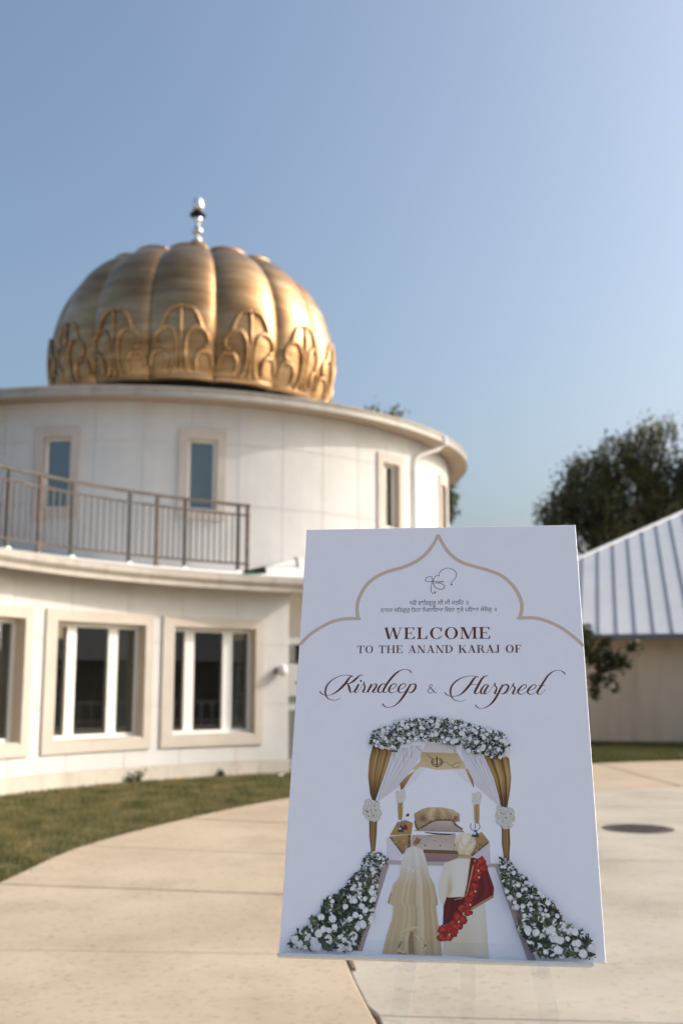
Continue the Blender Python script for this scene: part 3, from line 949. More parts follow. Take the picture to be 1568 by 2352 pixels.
def round_tree(name, label, base, lobes, leaf, per, spread, nleaf, L, Wd, trunk_r=0.25, fork=2.5):
    t = thing(name, label, 'tree', (base[0], base[1], 0))
    b = MB()
    b.tube([(base[0], base[1], 0), (base[0] + 0.05, base[1], fork * 0.6), (base[0], base[1] + 0.05, fork)], [trunk_r, trunk_r * 0.8, trunk_r * 0.7], 10)
    for (x, y, z, rx, ry, rz_) in lobes:
        s = Vector((base[0], base[1], fork * random.uniform(0.8, 1.0)))
        e_ = Vector((x, y, z))
        b.tube([s, s.lerp(e_, 0.5) + Vector((0, 0, 0.25)), e_], [trunk_r * 0.45, trunk_r * 0.28, trunk_r * 0.1], 6)
    b.build('trunk', 'bark', t, True)
    leaves('crown', crown_points(lobes, per, spread, nleaf), L, Wd, leaf, 0.3, t)
    return t
Yb = 44.0
L1 = []
for (x, y, r) in [(855, 968, 26), (840, 1010, 45), (912, 968, 20), (905, 1005, 36), (960, 1080, 70), (860, 1090, 95), (1015, 1165, 38), (1030, 1120, 14), (980, 1180, 60), (880, 1200, 90)]:
    c = px(x, y, Yb); R_ = r / 2480 * Yb
    L1.append((*c, R_, R_, R_))
round_tree('leafy_tree', 'olive green tree whose tips show over the gutter of the round hall', (2.6, Yb), L1, 'tree_leaf', 42, 0.20, 26, 0.20, 0.12, 0.3, 4.5)
Ys = 23.0
L2 = []
for (x, y, r) in [(1372, 1478, 11), (1362, 1520, 20), (1392, 1517, 20), (1410, 1524, 13), (1428, 1488, 8), (1440, 1486, 6), (1350, 1560, 13), (1378, 1560, 9), (1392, 1585, 8), (1345, 1590, 10), (1300, 1480, 50), (1240, 1450, 70), (1180, 1480, 70), (1230, 1380, 60), (1150, 1420, 60)]:
    c = px(x, y, Ys); R_ = r / 2480 * Ys
    L2.append((*c, R_, R_, R_))
round_tree('small_tree', 'small tree reaching a leafy branch across the shaded beige wall', (3.75, Ys), L2, 'shrub_leaf', 420, 0.05, 20, 0.12, 0.075, 0.07, 1.6)

# ================================================================== grass and weeds
def grass(name, pts, h, w, m, label):
    n = len(pts)
    a = RNG.uniform(0, 2 * PI, n)
    lean = RNG.uniform(0.1, 0.9, n) * h
    la = RNG.uniform(0, 2 * PI, n)
    hh = h * RNG.uniform(0.5, 1.35, n)
    dx, dy = np.cos(a) * w / 2, np.sin(a) * w / 2
    B = np.stack([pts[:, 0], pts[:, 1], np.full(n, 0.0)], 1)
    D = np.stack([dx, dy, np.zeros(n)], 1)
    T = B + np.stack([np.cos(la) * lean, np.sin(la) * lean, hh], 1)
    V = np.stack([B - D, B + D, T], 1).reshape(-1, 3)
    o = put(name, fast_mesh(name, V, np.arange(3 * n).reshape(n, 3), m))
    return tag(o, label, 'grass', kind='stuff')

Lx = np.array([p[0] for p in cl]); Ly = np.array([p[1] for p in cl])
def lawn_left(n):
    x = RNG.uniform(-6.6, 0.4, n); y = RNG.uniform(7.0, 19.0, n)
    ed = np.interp(y, Ly, Lx) + RNG.normal(size=n) * 0.045 - 0.01
    r = np.hypot(x - YARD[0], y - YARD[1])
    ang = np.degrees(np.arctan2(y - YARD[1], x - YARD[0]))
    ok = (x < ed - 0.0) & (r < WING_R - 0.02) & (x > -0.36 * y) & (ang % 360 > 112) & (ang % 360 < 280)
    return np.stack([x[ok], y[ok]], 1)
grass('grass_blades', lawn_left(230000), 0.055, 0.010, 'grass_blade', 'short dry green lawn between the path and the low wing')
def lawn_right(n):
    x = RNG.uniform(3.5, 11, n); y = RNG.uniform(18.5, 28.6, n)
    ex = np.interp(x, Lx, Ly) + RNG.normal(size=n) * 0.04
    ok = (y > ex) & (x < 0.36 * y)
    return np.stack([x[ok], y[ok]], 1)
grass('grass_strip', lawn_right(110000), 0.07, 0.016, 'grass_far', 'green grass strip in front of the outbuilding')
def weed(t, d, h, n, label):
    b = Vector(wing(t, 0, d))
    w = thing('weed', label, 'plant', b)
    m = MB()
    tips = []
    for i in range(n):
        a = random.uniform(0, 2 * PI); k = random.uniform(0.15, 0.6) * h
        e_ = b + Vector((math.cos(a) * k, math.sin(a) * k, h * random.uniform(0.5, 1)))
        m.tube([b, b.lerp(e_, 0.5) + Vector((0, 0, h * 0.1)), e_], [0.004, 0.003, 0.002], 5)
        tips += [np.array(b.lerp(e_, s)) + RNG.normal(size=3) * 0.012 for s in np.linspace(0.3, 1, 9)]
    m.build('stem', 'shrub_leaf', w)
    leaves('leaf_cluster', np.array(tips), 0.06, 0.028, 'shrub_leaf', 0, w)
weed(136.4, 0.07, 0.26, 8, 'tall weed sprouting at the foot of the wall under the middle window')
weed(125.2, 0.07, 0.14, 9, 'low weed at the foot of the wall under the right window')
weed(137.6, 0.09, 0.12, 6, 'tiny weed just left of the tall weed at the wall')
dn = thing('dandelion', 'single orange yellow flower in the lawn under the wall', 'flower', (*wing(133.2, 0, 0.45)[:2], 0))
db = Vector(wing(133.2, 0, 0.45))
MB().tube([db, db + Vector((0.01, 0, 0.07))], 0.003, 5).build('stem', 'shrub_leaf', dn)
MB().lathe([(0.006, db.z + 0.066), (0.038, db.z + 0.078), (0.030, db.z + 0.088), (0.004, db.z + 0.090)], db.x + 0.01, db.y, 14).build('flower_head', 'dandelion', dn)
lt = Vector(wing(120.0, 0, 0.75))
pp = obj('paper_scrap', [tuple(lt + Vector(q)) for q in ((-.045, -.02, .055), (.04, -.035, .06), (.05, .03, .075), (-.03, .035, .07), (-.045, -.02, .058), (.04, -.035, .063), (.05, .03, .078), (-.03, .035, .073))],
         [(3, 2, 1, 0), (4, 5, 6, 7), (0, 1, 5, 4), (1, 2, 6, 5), (2, 3, 7, 6), (3, 0, 4, 7)], 'paper')
tag(pp, 'small pale scrap of paper lying in the grass near the entrance', 'litter')

# ================================================================== welcome sign on a clear easel
SIGN_W, SIGN_H = 0.610, 0.915
sg = thing('welcome_sign', 'large white printed welcome board standing on the clear easel', 'sign', (0.20297, 2.28539, 1.42166))
sg.rotation_mode = 'QUATERNION'
SR = Matrix.Rotation(-0.12552, 4, 'Z') @ Matrix.Rotation(-0.34494, 4, 'X')
sg.rotation_quaternion = SR.to_quaternion()
def sput(name, v, f, m, parent=None):
    """piece given in the board's own frame: x right, z up, front face at y = 0"""
    me = mesh(name, v, f, m)
    o = bpy.data.objects.new(name, me)
    COL.objects.link(o)
    o.parent = parent or sg
    return o
hwd, hht = SIGN_W / 2, SIGN_H / 2
c_ = 0.0008
bv = [(-hwd, c_, -hht), (hwd, c_, -hht), (hwd, c_, hht), (-hwd, c_, hht),
      (-hwd + c_, 0, -hht + c_), (hwd - c_, 0, -hht + c_), (hwd - c_, 0, hht - c_), (-hwd + c_, 0, hht - c_),
      (-hwd, 0.006, -hht), (hwd, 0.006, -hht), (hwd, 0.006, hht), (-hwd, 0.006, hht)]
bf = [(4, 5, 6, 7), (0, 1, 5, 4), (1, 2, 6, 5), (2, 3, 7, 6), (3, 0, 4, 7), (0, 8, 9, 1), (1, 9, 10, 2), (2, 10, 11, 3), (3, 11, 8, 0), (8, 11, 10, 9)]
sput('board', bv, bf, 'board_white')

def lin(h):
    h = h.lstrip('#')
    out = []
    for i in (0, 2, 4):
        c = int(h[i:i + 2], 16) / 255
        out.append(c / 12.92 if c <= 0.04045 else ((c + 0.055) / 1.055) ** 2.4)
    return tuple(out)

class Print:
    """flat print: coloured faces in millimetres, each laid a few microns over the last"""
    def __init__(s, base=0.10): s.v, s.f, s.c, s.d = [], [], [], base
    def face(s, pts, cols, step=0.0025):
        k = len(s.v)
        if isinstance(cols, tuple): cols = [cols] * len(pts)
        s.v += [(x / 1000, -s.d / 1000, y / 1000) for x, y in pts]
        s.c += cols
        s.f.append(tuple(range(k, k + len(pts))))
        s.d += step
    def strip(s, A, B, ca, cb, step=0.01):
        """quads between two polylines of equal length"""
        k = len(s.v)
        n = len(A)
        for i in range(n):
            for P_, c in ((A[i], ca), (B[i], cb)):
                s.v.append((P_[0] / 1000, -s.d / 1000, P_[1] / 1000))
                s.c.append(c[i] if isinstance(c, list) else c)
        for i in range(n - 1): s.f.append((k + 2 * i, k + 2 * i + 1, k + 2 * i + 3, k + 2 * i + 2))
        s.d += step
    def stroke(s, pts, col, step=0.004, sub=6, wk=1.0):
        if len(pts) == 2: P_ = [np.array(pts[0], float), np.array(pts[1], float)]
        else: P_ = catmull(pts, sub)
        A, B = [], []
        for i, p in enumerate(P_):
            d = P_[min(i + 1, len(P_) - 1)][:2] - P_[max(i - 1, 0)][:2]
            L = math.hypot(*d) or 1
            nx, ny = -d[1] / L, d[0] / L
            w = max(0.35, p[2] * wk) / 2
            A.append((p[0] + nx * w, p[1] + ny * w))
            B.append((p[0] - nx * w, p[1] - ny * w))
        s.strip(A, B, col, col, step)
    def blob(s, x, y, r, col, edge=None, n=9, jag=0.18, step=0.0025, sq=1.0):
        a0 = random.uniform(0, 6)
        ring = []
        for i in range(n):
            a = a0 + 2 * PI * i / n
            q = r * random.uniform(1 - jag, 1 + jag)
            ring.append((x + q * math.cos(a), y + q * sq * math.sin(a)))
        k = len(s.v)
        s.v.append((x / 1000, -s.d / 1000, y / 1000)); s.c.append(col)
        for p in ring:
            s.v.append((p[0] / 1000, -s.d / 1000, p[1] / 1000)); s.c.append(edge or col)
        for i in range(n): s.f.append((k, k + 1 + i, k + 1 + (i + 1) % n))
        s.d += step
    def build(s, name, m='print', parent=None):
        # faces must look towards the viewer (-y)
        F = []
        for q in s.f:
            a, b, c = (Vector(s.v[i]) for i in q[:3])
            nrm = Vector((0, 0, 0))
            for i in range(len(q)):
                p0, p1 = Vector(s.v[q[i]]), Vector(s.v[q[(i + 1) % len(q)]])
                nrm += p0.cross(p1)
            F.append(q if nrm.y < 0 else q[::-1])
        o = sput(name, s.v, F, m, parent)
        if m == 'print':
            ca = o.data.color_attributes.new('print_colour', 'FLOAT_COLOR', 'POINT')
            ca.data.foreach_set('color', np.array([(*c, 1.0) for c in s.c], dtype=np.float32).ravel())
        return o

# traced outlines of the print in millimetres on the board: (x, y[, stroke width])
INK_LEFT=[[(-183.7,99.4,2.5),(-187.9,100.5,1.79),(-201.4,102.1,1.07),(-215.5,98.9,1.43),(-229.4,90.5,2.5),(-238.7,79.4,3.57),(-242.1,66.4,3.92),(-239.8,55.4,3.02),(-233.6,48.9,1.77),(-221.9,46,1.06),(-213.2,48,0.89),(-208.4,51.7,0.53)],[(-187.8,99.8,2.5),(-193,94.2,3.93),(-198.8,84.9,5.17),(-207.3,74.7,4.81),(-215.8,66.4,3.73),(-224.4,60.5,2.31),(-233.1,57.2,1.07),(-242,57.2,1.24),(-250.2,60.9,2.32),(-254.4,66.1,2.32)],[(-162,100.7,0.71),(-164.7,102.4,1.07),(-170,101.1,2.14),(-176.1,95.1,4.28),(-182.9,88.6,4.28),(-189.9,84,2.32),(-197.9,83,1.07)],[(-196.6,82.9,1.6),(-192.7,78.4,3.91),(-190.6,71.9,4.8),(-189.2,66.4,4.08),(-186.9,63.4,1.77),(-182,65.5,0.89),(-176.9,71,0.71)],[(-171.1,82.1,3.91),(-175.2,72.8,4.61),(-178.9,66,4.08),(-177.2,63.4,2.13),(-173.1,64.5,0.89),(-166.4,73.8,0.71),(-161.3,82.1,0.89),(-159.2,87.1,1.96)],[(-159.2,87.1,2.13),(-159.9,82.1,2.66),(-157.6,76.5,3.37),(-159.1,69.7,3.9),(-161.6,65.3,3.72),(-158.9,63.3,1.41),(-154.5,64.5,0.71),(-149.4,69.1,0.71),(-143.5,79.3,0.89)],[(-143.3,82.4,3.55),(-147.6,72.8,4.6),(-151.9,63.6,4.42)],[(-151.5,64.5,0.71),(-145.1,73.7,0.89),(-138.2,81.1,1.24),(-133.9,82.4,2.3),(-132.9,78.3,3.54),(-136.7,71,4.24),(-140.4,65.8,4.06),(-138.4,63.1,1.77),(-133.3,64.5,0.88),(-128.2,71,0.71)],[(-113.5,81.5,1.59),(-120.2,82.4,2.12),(-126.2,76.5,3.89),(-129.4,69.1,4.24),(-127.8,64,3),(-123.6,63.6,1.41),(-117.6,69.1,0.88),(-113,75.6,0.88)],[(-59.4,106.6,1.77),(-60.9,110.7,2.48),(-66.3,114.1,1.6),(-73.4,115.1,1.07),(-82.2,112.7,2.13),(-91.9,106.1,3.91),(-100.5,96.8,4.61),(-109.1,84.8,4.6),(-115.9,72.8,4.59),(-118.4,65.8,3.88),(-115.6,62.9,1.76),(-110.4,64.5,0.88),(-106.1,68.6,0.71)],[(-106.1,70,0.88),(-97.3,71.9,1.06),(-91.3,77.4,1.59),(-91.4,81.8,1.77),(-96.7,82.6,1.77),(-102.8,77.4,3.53),(-106.1,70,4.23),(-104.9,64.9,3.17),(-98.9,62.7,1.41),(-91.1,65.4,0.88),(-85.9,70,0.7)],[(-85.9,70.4,0.88),(-78,71.8,1.06),(-71.5,77.4,1.59),(-71.6,81.8,1.76),(-77.3,82.5,1.76),(-83.4,77.4,3.53),(-86.4,70,4.23),(-85.1,64.9,3.17),(-79.6,62.7,1.41),(-72.6,65.4,0.88),(-67.4,70.9,0.7)],[(-60.5,82.3,3.17),(-65.7,71.8,4.57),(-71.6,60.8,4.91),(-79.3,49,4.2),(-87.9,39,2.8),(-96.5,33,1.75),(-107,30.3,1.05),(-114,32.6,2.1),(-118.3,36.8,2.63),(-119.1,39,1.93)],[(-65.7,73.7,0.88),(-59.6,80.1,1.41),(-53.5,82.3,2.46),(-49.6,79.7,3.87),(-50.7,72.7,4.22),(-55,66.3,3.86),(-60.3,62.8,2.11),(-64.1,64.5,1.05),(-65.6,67.2,0.7)],[(-168.7,89.1,0.71),(-167.6,89.1,4.27),(-165.5,89.1,4.27),(-164.3,89.1,0.71)]]
INK_AND=[[(-4.6,65.4,0.7),(-6.9,62.6,0.87),(-10.4,64.5,1.75),(-16.5,71.8,1.93),(-20.9,76.4,1.4),(-19.5,80.4,1.05),(-16.2,81,1.05),(-14.8,78.8,1.05),(-17.4,74.5,0.88),(-21.8,70.9,1.4),(-23.8,67.2,1.75),(-21.7,63,1.22),(-17.3,62.3,0.87),(-12.1,66.3,0.7),(-8.6,72.7,0.53),(-7.4,74.5,0.53)]]
INK_RIGHT=[[(82.1,97.5,2.42),(76.1,99,1.41),(66,100.1,1.01),(51.9,97.6,1.62),(37.6,90.1,2.83),(27.5,79.5,3.63),(23.4,66.8,4.02),(25.3,55.3,3.01),(31.3,47.5,1.6),(43.3,44.2,1),(51.3,45.9,0.8),(56.7,49.4,0.6)],[(77.1,98.2,2.42),(70.9,91.1,4.43),(64.8,81.6,4.83),(55.6,70,4.42),(47.5,61.6,3.21),(37.4,56.3,1.6),(25.3,54.9,1),(16.3,58.4,2.01),(11.3,63.7,2.21)],[(102.9,99.2,0.81),(100.3,100.5,1.21),(94.2,98.5,2.82),(88.1,91.1,4.43),(81.8,79.5,4.82),(75.6,67.9,4.81),(73.9,62.6,3.6),(78.5,60.9,1.6),(84.6,64.7,0.8)],[(65.8,81.2,1.01),(73.8,81.2,1),(81.8,80.9,1)],[(102.9,79.9,1.6),(95.9,80.3,2.01),(89.3,72.1,3.61),(86.6,64.1,4),(89.5,60.9,2),(96.6,66.8,1),(102.8,76.3,1)],[(103.3,79.9,3.21),(97.7,71,4),(93.9,63,4),(96.9,60.5,1.6),(103.6,65.7,0.8),(110.8,75.2,0.8),(117,84.1,1.6)],[(117.4,84.7,2),(116.5,79,2.6),(119.8,73.5,3.2),(118,66.8,3.79),(115.7,62.4,3.59),(119.4,60.5,1.2),(125.1,65.7,0.8)],[(133,80.9,3.2),(127.7,71,4.39),(122.4,60.5,4.38),(114.1,46.9,4.37),(104.9,36.5,2.78),(94.9,30.7,1.59),(85.9,28.6,0.99),(79,31.3,1.99),(74.7,36.5,2.19)],[(127.7,71,1),(133.9,78.3,1.6),(140,80.9,2.8),(144.3,77.9,3.59),(142.7,71,3.99),(137.4,63.6,3.58),(132.4,60.3,1.99),(128.8,62.2,1)],[(139.9,60.5,0.8),(147.6,71,0.8),(155.4,83.6,1.6)],[(155.9,84.4,2),(154.3,78.7,2.59),(157.7,73.5,3.19),(154.8,66.1,3.78),(152.5,61.9,3.58),(156.2,60.1,1.19),(163.4,65.7,0.8)],[(164.5,67.8,0.99),(173.5,69.9,1.19),(180.6,75.1,1.79),(180.8,79.8,1.79),(175.9,80.4,1.79),(168.7,74.1,3.58),(163.8,66.8,3.98),(165.2,61.7,2.78),(171.1,59.6,1.19),(179.2,63.6,0.79),(184.3,67.8,0.79)],[(184.3,67.8,0.99),(193.4,69.9,1.19),(200.5,75.1,1.79),(200.7,79.8,1.79),(195.8,80.4,1.79),(188.6,74.1,3.58),(183.7,66.7,3.97),(185.1,61.7,2.78),(190.9,59.6,1.19),(199,63.6,0.79),(203.6,68.4,0.79)],[(261.7,103.1,1.79),(260.8,106.7,2.59),(255,111,1.59),(249.1,112.3,1),(239,110,1.8),(228.7,102.5,3.19),(220.1,90.9,3.98),(211.5,77.2,4.37),(204.1,65.7,4.36),(204.1,61.1,2.77),(208.8,60,1.19),(215.9,64.6,0.79),(220.2,70.9,0.79)],[(206.1,79.3,0.99),(213,79.1,0.99),(220,78.9,0.99)]]
INK_SYMBOL=[[(-8.9,296.5,2.47),(-9.7,292.9,1.98),(-14.6,293,1.23),(-17.8,299.3,1.48),(-17.6,308.8,1.24),(-15.4,322.4,1.24),(-15.5,329.3,1.24),(-18.5,333.5,1.25),(-25.9,332.2,1.5),(-30.4,326.7,1.49),(-28.4,322,1.24),(-18.4,321.1,1.24),(-1,321.5,1.24),(10.1,320.8,1.24),(-1,318.7,1.24),(-10.5,316.9,1.24),(-1,317.6,1.24),(8.9,313.4,1.49),(12.1,308.5,1.48),(8.9,303.1,1.48),(0.2,302.3,1.48),(-8.5,307.3,1.49),(-12.9,316.9,1.49),(-12.2,326.5,1.49),(-7.3,334.7,1.49),(-1,335.5,1.24),(0.5,333.3,1)],[(0.2,333.3,1),(-0.3,338.8,1.25),(3.9,347,1.5),(13.9,353,1.25),(23.9,353.2,1.25),(33.8,348,1.49),(38.7,338.3,1.49),(34.9,327.4,1.24),(28.2,319.2,1.24),(26.7,315.1,1.48),(27.7,312.7,2.47)],[(-10.4,295.4,0.74),(-9.4,295.4,3.46),(-7.7,295.4,3.46),(-6.7,295.3,0.74)],[(25.7,313.2,0.74),(26.7,313.2,3.46),(28.4,313.2,3.46),(29.7,313.2,0.74)]]
ARCH_LINE=[[(-2.2,438,7.35),(-12.4,415,7.81),(-29.4,390.6,8.27),(-51.1,371.9,8.25),(-80,357.7,8.25),(-113.8,347.4,8.25),(-142.5,332.8,8.25),(-163.6,311.7,8.22),(-177.1,282.9,8.18),(-181,259.5,8.15),(-177.5,230.6,8.1)],[(-171.9,232.1,4.29),(-177.6,233.1,7.15),(-206.3,232.8,7.64),(-234.6,226.4,7.65),(-262.5,211.2,7.64),(-285.3,193.6,7.63),(-303.5,172.5,7.61)],[(-2.2,438,7.35),(8.1,414.7,7.8),(24,389.9,8.23),(48,369,8.18),(79.1,356.8,8.14),(112.3,345.7,8.1),(140.5,331.1,8.06),(163.3,305.7,8),(175.6,279.6,7.95),(178.9,256.4,7.91),(173.3,229.5,7.87)],[(167.8,229.6,4.17),(173.4,231.6,6.95),(202.6,231.9,7.39),(229.9,224.6,7.36),(261.2,207.8,7.32),(287.3,185.3,7.27),(304.2,166.6,7.23)]]
POLY={'sheerL':[(-98.5,-59.9),(-34.5,-49.6),(-36.8,-72),(-56,-101.8),(-84.6,-138.5),(-120.3,-165.3),(-125.2,-162.9),(-111.9,-116.9)],'sheerR':[(44,-54.2),(92.5,-71.4),(108.3,-120.2),(121.1,-174.9),(107.2,-163.3),(69.7,-130.1),(51,-91.3)],'backL':[(-46.3,-101.7),(-26.8,-96.7),(-50.8,-126.2),(-73.6,-144.5),(-58.3,-114)],'backR':[(26.7,-98.8),(53.3,-98.7),(69.6,-137.3),(45.8,-118.2)],'valance':[(-36.8,-64.6),(37.8,-66.7),(51,-88.9),(53.3,-98.7),(26.7,-99.6),(-2.5,-101),(-26.8,-96.7),(-39,-95.5),(-46.3,-101.7),(-56,-100.6),(-39.1,-84.4)],'pelmet':[(-27.1,-44.5),(31.8,-49.3),(37.8,-66.7),(-36.8,-64.6)],'bdrapeL':[(-79.9,-130),(-65.6,-114.1),(-47.5,-101.7),(-58.3,-116.5),(-74.8,-143.8),(-77.7,-143.8)],'bdrapeR':[(52.1,-98.2),(56.9,-98.6),(67.5,-120.5),(69.6,-138.5),(56.8,-110.8)],'bpostL':[(-83.6,-166.2),(-73,-164.9),(-73.8,-200.4),(-81.4,-202.8)],'bpostR':[(68.4,-167.2),(79.4,-168.2),(77.9,-208.1),(69.7,-205.9)],'mound':[(-50.1,-189.6),(-35.8,-181.2),(-21.5,-176.8),(7.1,-177.2),(26.2,-180.6),(39.9,-188.7),(40.3,-203.9),(30.8,-205.2),(23.7,-201.3),(-7.1,-201.6),(-9.5,-204.4),(-42.6,-221.1),(-48.7,-203.7)],'under':[(-42.6,-221.1),(-9.5,-204.4),(-7.1,-201.6),(23.7,-201.3),(30.8,-205.2),(49.5,-225.1),(-52.1,-224)],'topL':[(-84.4,-208.7),(-66.6,-202.7),(-52.3,-208.4),(-55.5,-230.5),(-98.2,-233.3)],'drapeL':[(-137.1,-51.2),(-99.7,-61.1),(-98.3,-68.6),(-109.7,-107.1),(-123.2,-148.5),(-128.7,-166.6),(-134.8,-165.4),(-139.6,-151.1),(-144.9,-117.1),(-143.6,-80.1)],'drapeR':[(90.1,-70.2),(140.8,-73.6),(143.8,-115.1),(141.2,-139.2),(134.1,-176),(122.3,-174.9),(117.1,-148.9),(108.4,-115.3)],'pillarL':[(-140.2,-202.3),(-123.6,-202.1),(-124.3,-236),(-126.5,-265.9),(-134,-267.1),(-138.6,-236.1)],'pillarR':[(122,-213.5),(137.6,-214.4),(137.8,-244.3),(134.5,-276),(125.3,-275),(121.6,-244.5)],'canopy':[(-144.9,-42.4),(-136.8,-22.1),(-107.1,-9.2),(-82.3,2.4),(-47.4,5),(-15,9),(19.8,5.2),(42.1,2.7),(74.1,-7.5),(105.9,-16.3),(130.2,-23.8),(142.9,-46.3),(141.1,-66.2),(131.1,-76.1),(111.7,-79.9),(97.5,-66.4),(73.1,-67.8),(48.9,-59.2),(19.6,-49.3),(-12.4,-43.2),(-46.9,-40.8),(-78.9,-49.7),(-86,-64.8),(-98.3,-67.4),(-101.1,-54.9),(-128.2,-60),(-142.1,-51.3)],'ballL':[(-144.4,-167.9),(-125.1,-165.3),(-121.1,-179.6),(-120.5,-200.9),(-140.9,-203.5),(-148.4,-194.1),(-149,-177.5)],'ballR':[(118.7,-177.3),(140,-177.1),(146.5,-193.4),(141.2,-212.1),(122.4,-215.8),(115.3,-200.8)],'bballL':[(-84.5,-145.8),(-71.2,-144.5),(-70.8,-164.8),(-82.9,-166.2)],'bballR':[(68.3,-148.1),(81.4,-148),(82.3,-165.9),(69.2,-167.2)],'goldL':[(-98.4,-235.4),(-56.3,-230.9),(-56,-254.8),(-72.1,-269.9)],'goldR':[(60.1,-235.5),(82.6,-223.3),(97.5,-242),(61.6,-272)],'sideL':[(-104.5,-238.5),(-98.4,-235.4),(-72.1,-269.9),(-76.9,-281.7),(-103.4,-280.1)],'sideR':[(97.5,-242),(99.1,-284.6),(75.5,-284.9),(62.6,-271)],'front':[(-54.2,-231.9),(31.7,-229.9),(36.5,-259.6),(-31.4,-260.4),(-56,-253.8)],'frontlow':[(-29.4,-266.3),(36.5,-267.4),(36.4,-281.5),(-26.2,-282.4)],'veil':[(-64.1,-255.9),(-49.9,-253.3),(-37.6,-257.6),(-27.3,-274.2),(-22.7,-291.7),(-20,-307.2),(-8.9,-326.3),(-2.5,-360.3),(-6.5,-366),(-1.9,-397.6),(3,-430.6),(5.9,-453.1),(-108,-453.2),(-101,-421.7),(-89.9,-388.1),(-88.5,-360.8),(-96,-362.9),(-98.5,-357.2),(-89.2,-325.6),(-77.4,-311.9),(-73.9,-280.7)],'veilhead':[(-64.1,-256.5),(-49.8,-253.9),(-38.6,-258.2),(-29.3,-274.2),(-25.1,-291.7),(-29.1,-305.4),(-41.2,-297.8),(-59.3,-307.8),(-73.5,-306),(-72.3,-280.7)],'kurta':[(9.1,-284.4),(35.4,-274.9),(61.6,-274.9),(87.5,-286.3),(103.4,-332.1),(86.1,-355.1),(89,-403.3),(92.1,-455.5),(6.9,-453.7),(10.9,-386.3),(7,-362),(-1.9,-345.2),(0.1,-322.3)],'neck':[(37.5,-265.5),(60.7,-268.1),(61.6,-275.3),(35,-275.3)],'turban':[(29.1,-243.8),(31.7,-233.8),(39.9,-227.4),(50.7,-225.2),(62.2,-228.5),(70.2,-236.4),(71.5,-246.3),(66.8,-259.2),(60.7,-269.1),(49.6,-264.9),(37.5,-267),(32.5,-257.6)],'shawl':[(60.6,-273),(68.6,-273.3),(75.6,-276.7),(91.4,-290.1),(104.4,-328.3),(103.1,-342.5),(59.2,-370.5),(10.9,-400.2),(6.6,-398.4),(8,-363.9),(14,-346.8),(18.9,-352),(28.8,-353.2),(46.7,-346.3),(53,-321.5)],'runner':[(-97.8,-286.2),(106.9,-286.4),(164.4,-459.9),(-146.5,-449.9)],'stripL':[(-112.2,-289.5),(-96.9,-286.2),(-145.6,-449.9),(-165,-448.7)],'stripR':[(106,-286.4),(121,-290.5),(180.1,-460.7),(163.5,-459.9)],'step':[(-102.5,-280.6),(118.1,-283.7),(121,-290.5),(-100,-289.3)],'hedgeL':[(-145.9,-275.9),(-134.8,-267),(-111.9,-268.9),(-98.9,-279.7),(-102.3,-289.4),(-113.5,-293),(-119.3,-327.7),(-130.7,-395.5),(-145.6,-412.3),(-159.7,-448.6),(-270.2,-446.8),(-281.8,-439.6),(-272.1,-418.9),(-243.7,-407.9),(-246.8,-393.4),(-229.1,-388.9),(-221.7,-359.2),(-195.3,-346),(-173.8,-319.9),(-152.1,-293.5)],'hedgeR':[(116.1,-272.4),(134.1,-270),(136,-280.8),(161.7,-306.3),(186.8,-335.6),(216.4,-356),(227.8,-384.8),(248.4,-400.7),(273.5,-408.4),(280.7,-428.4),(282,-459.3),(185.6,-460.6),(165.5,-430.7),(147.4,-398.5),(150.3,-377.9),(129.6,-344.9),(119.4,-315.4),(115.7,-289.7)]}
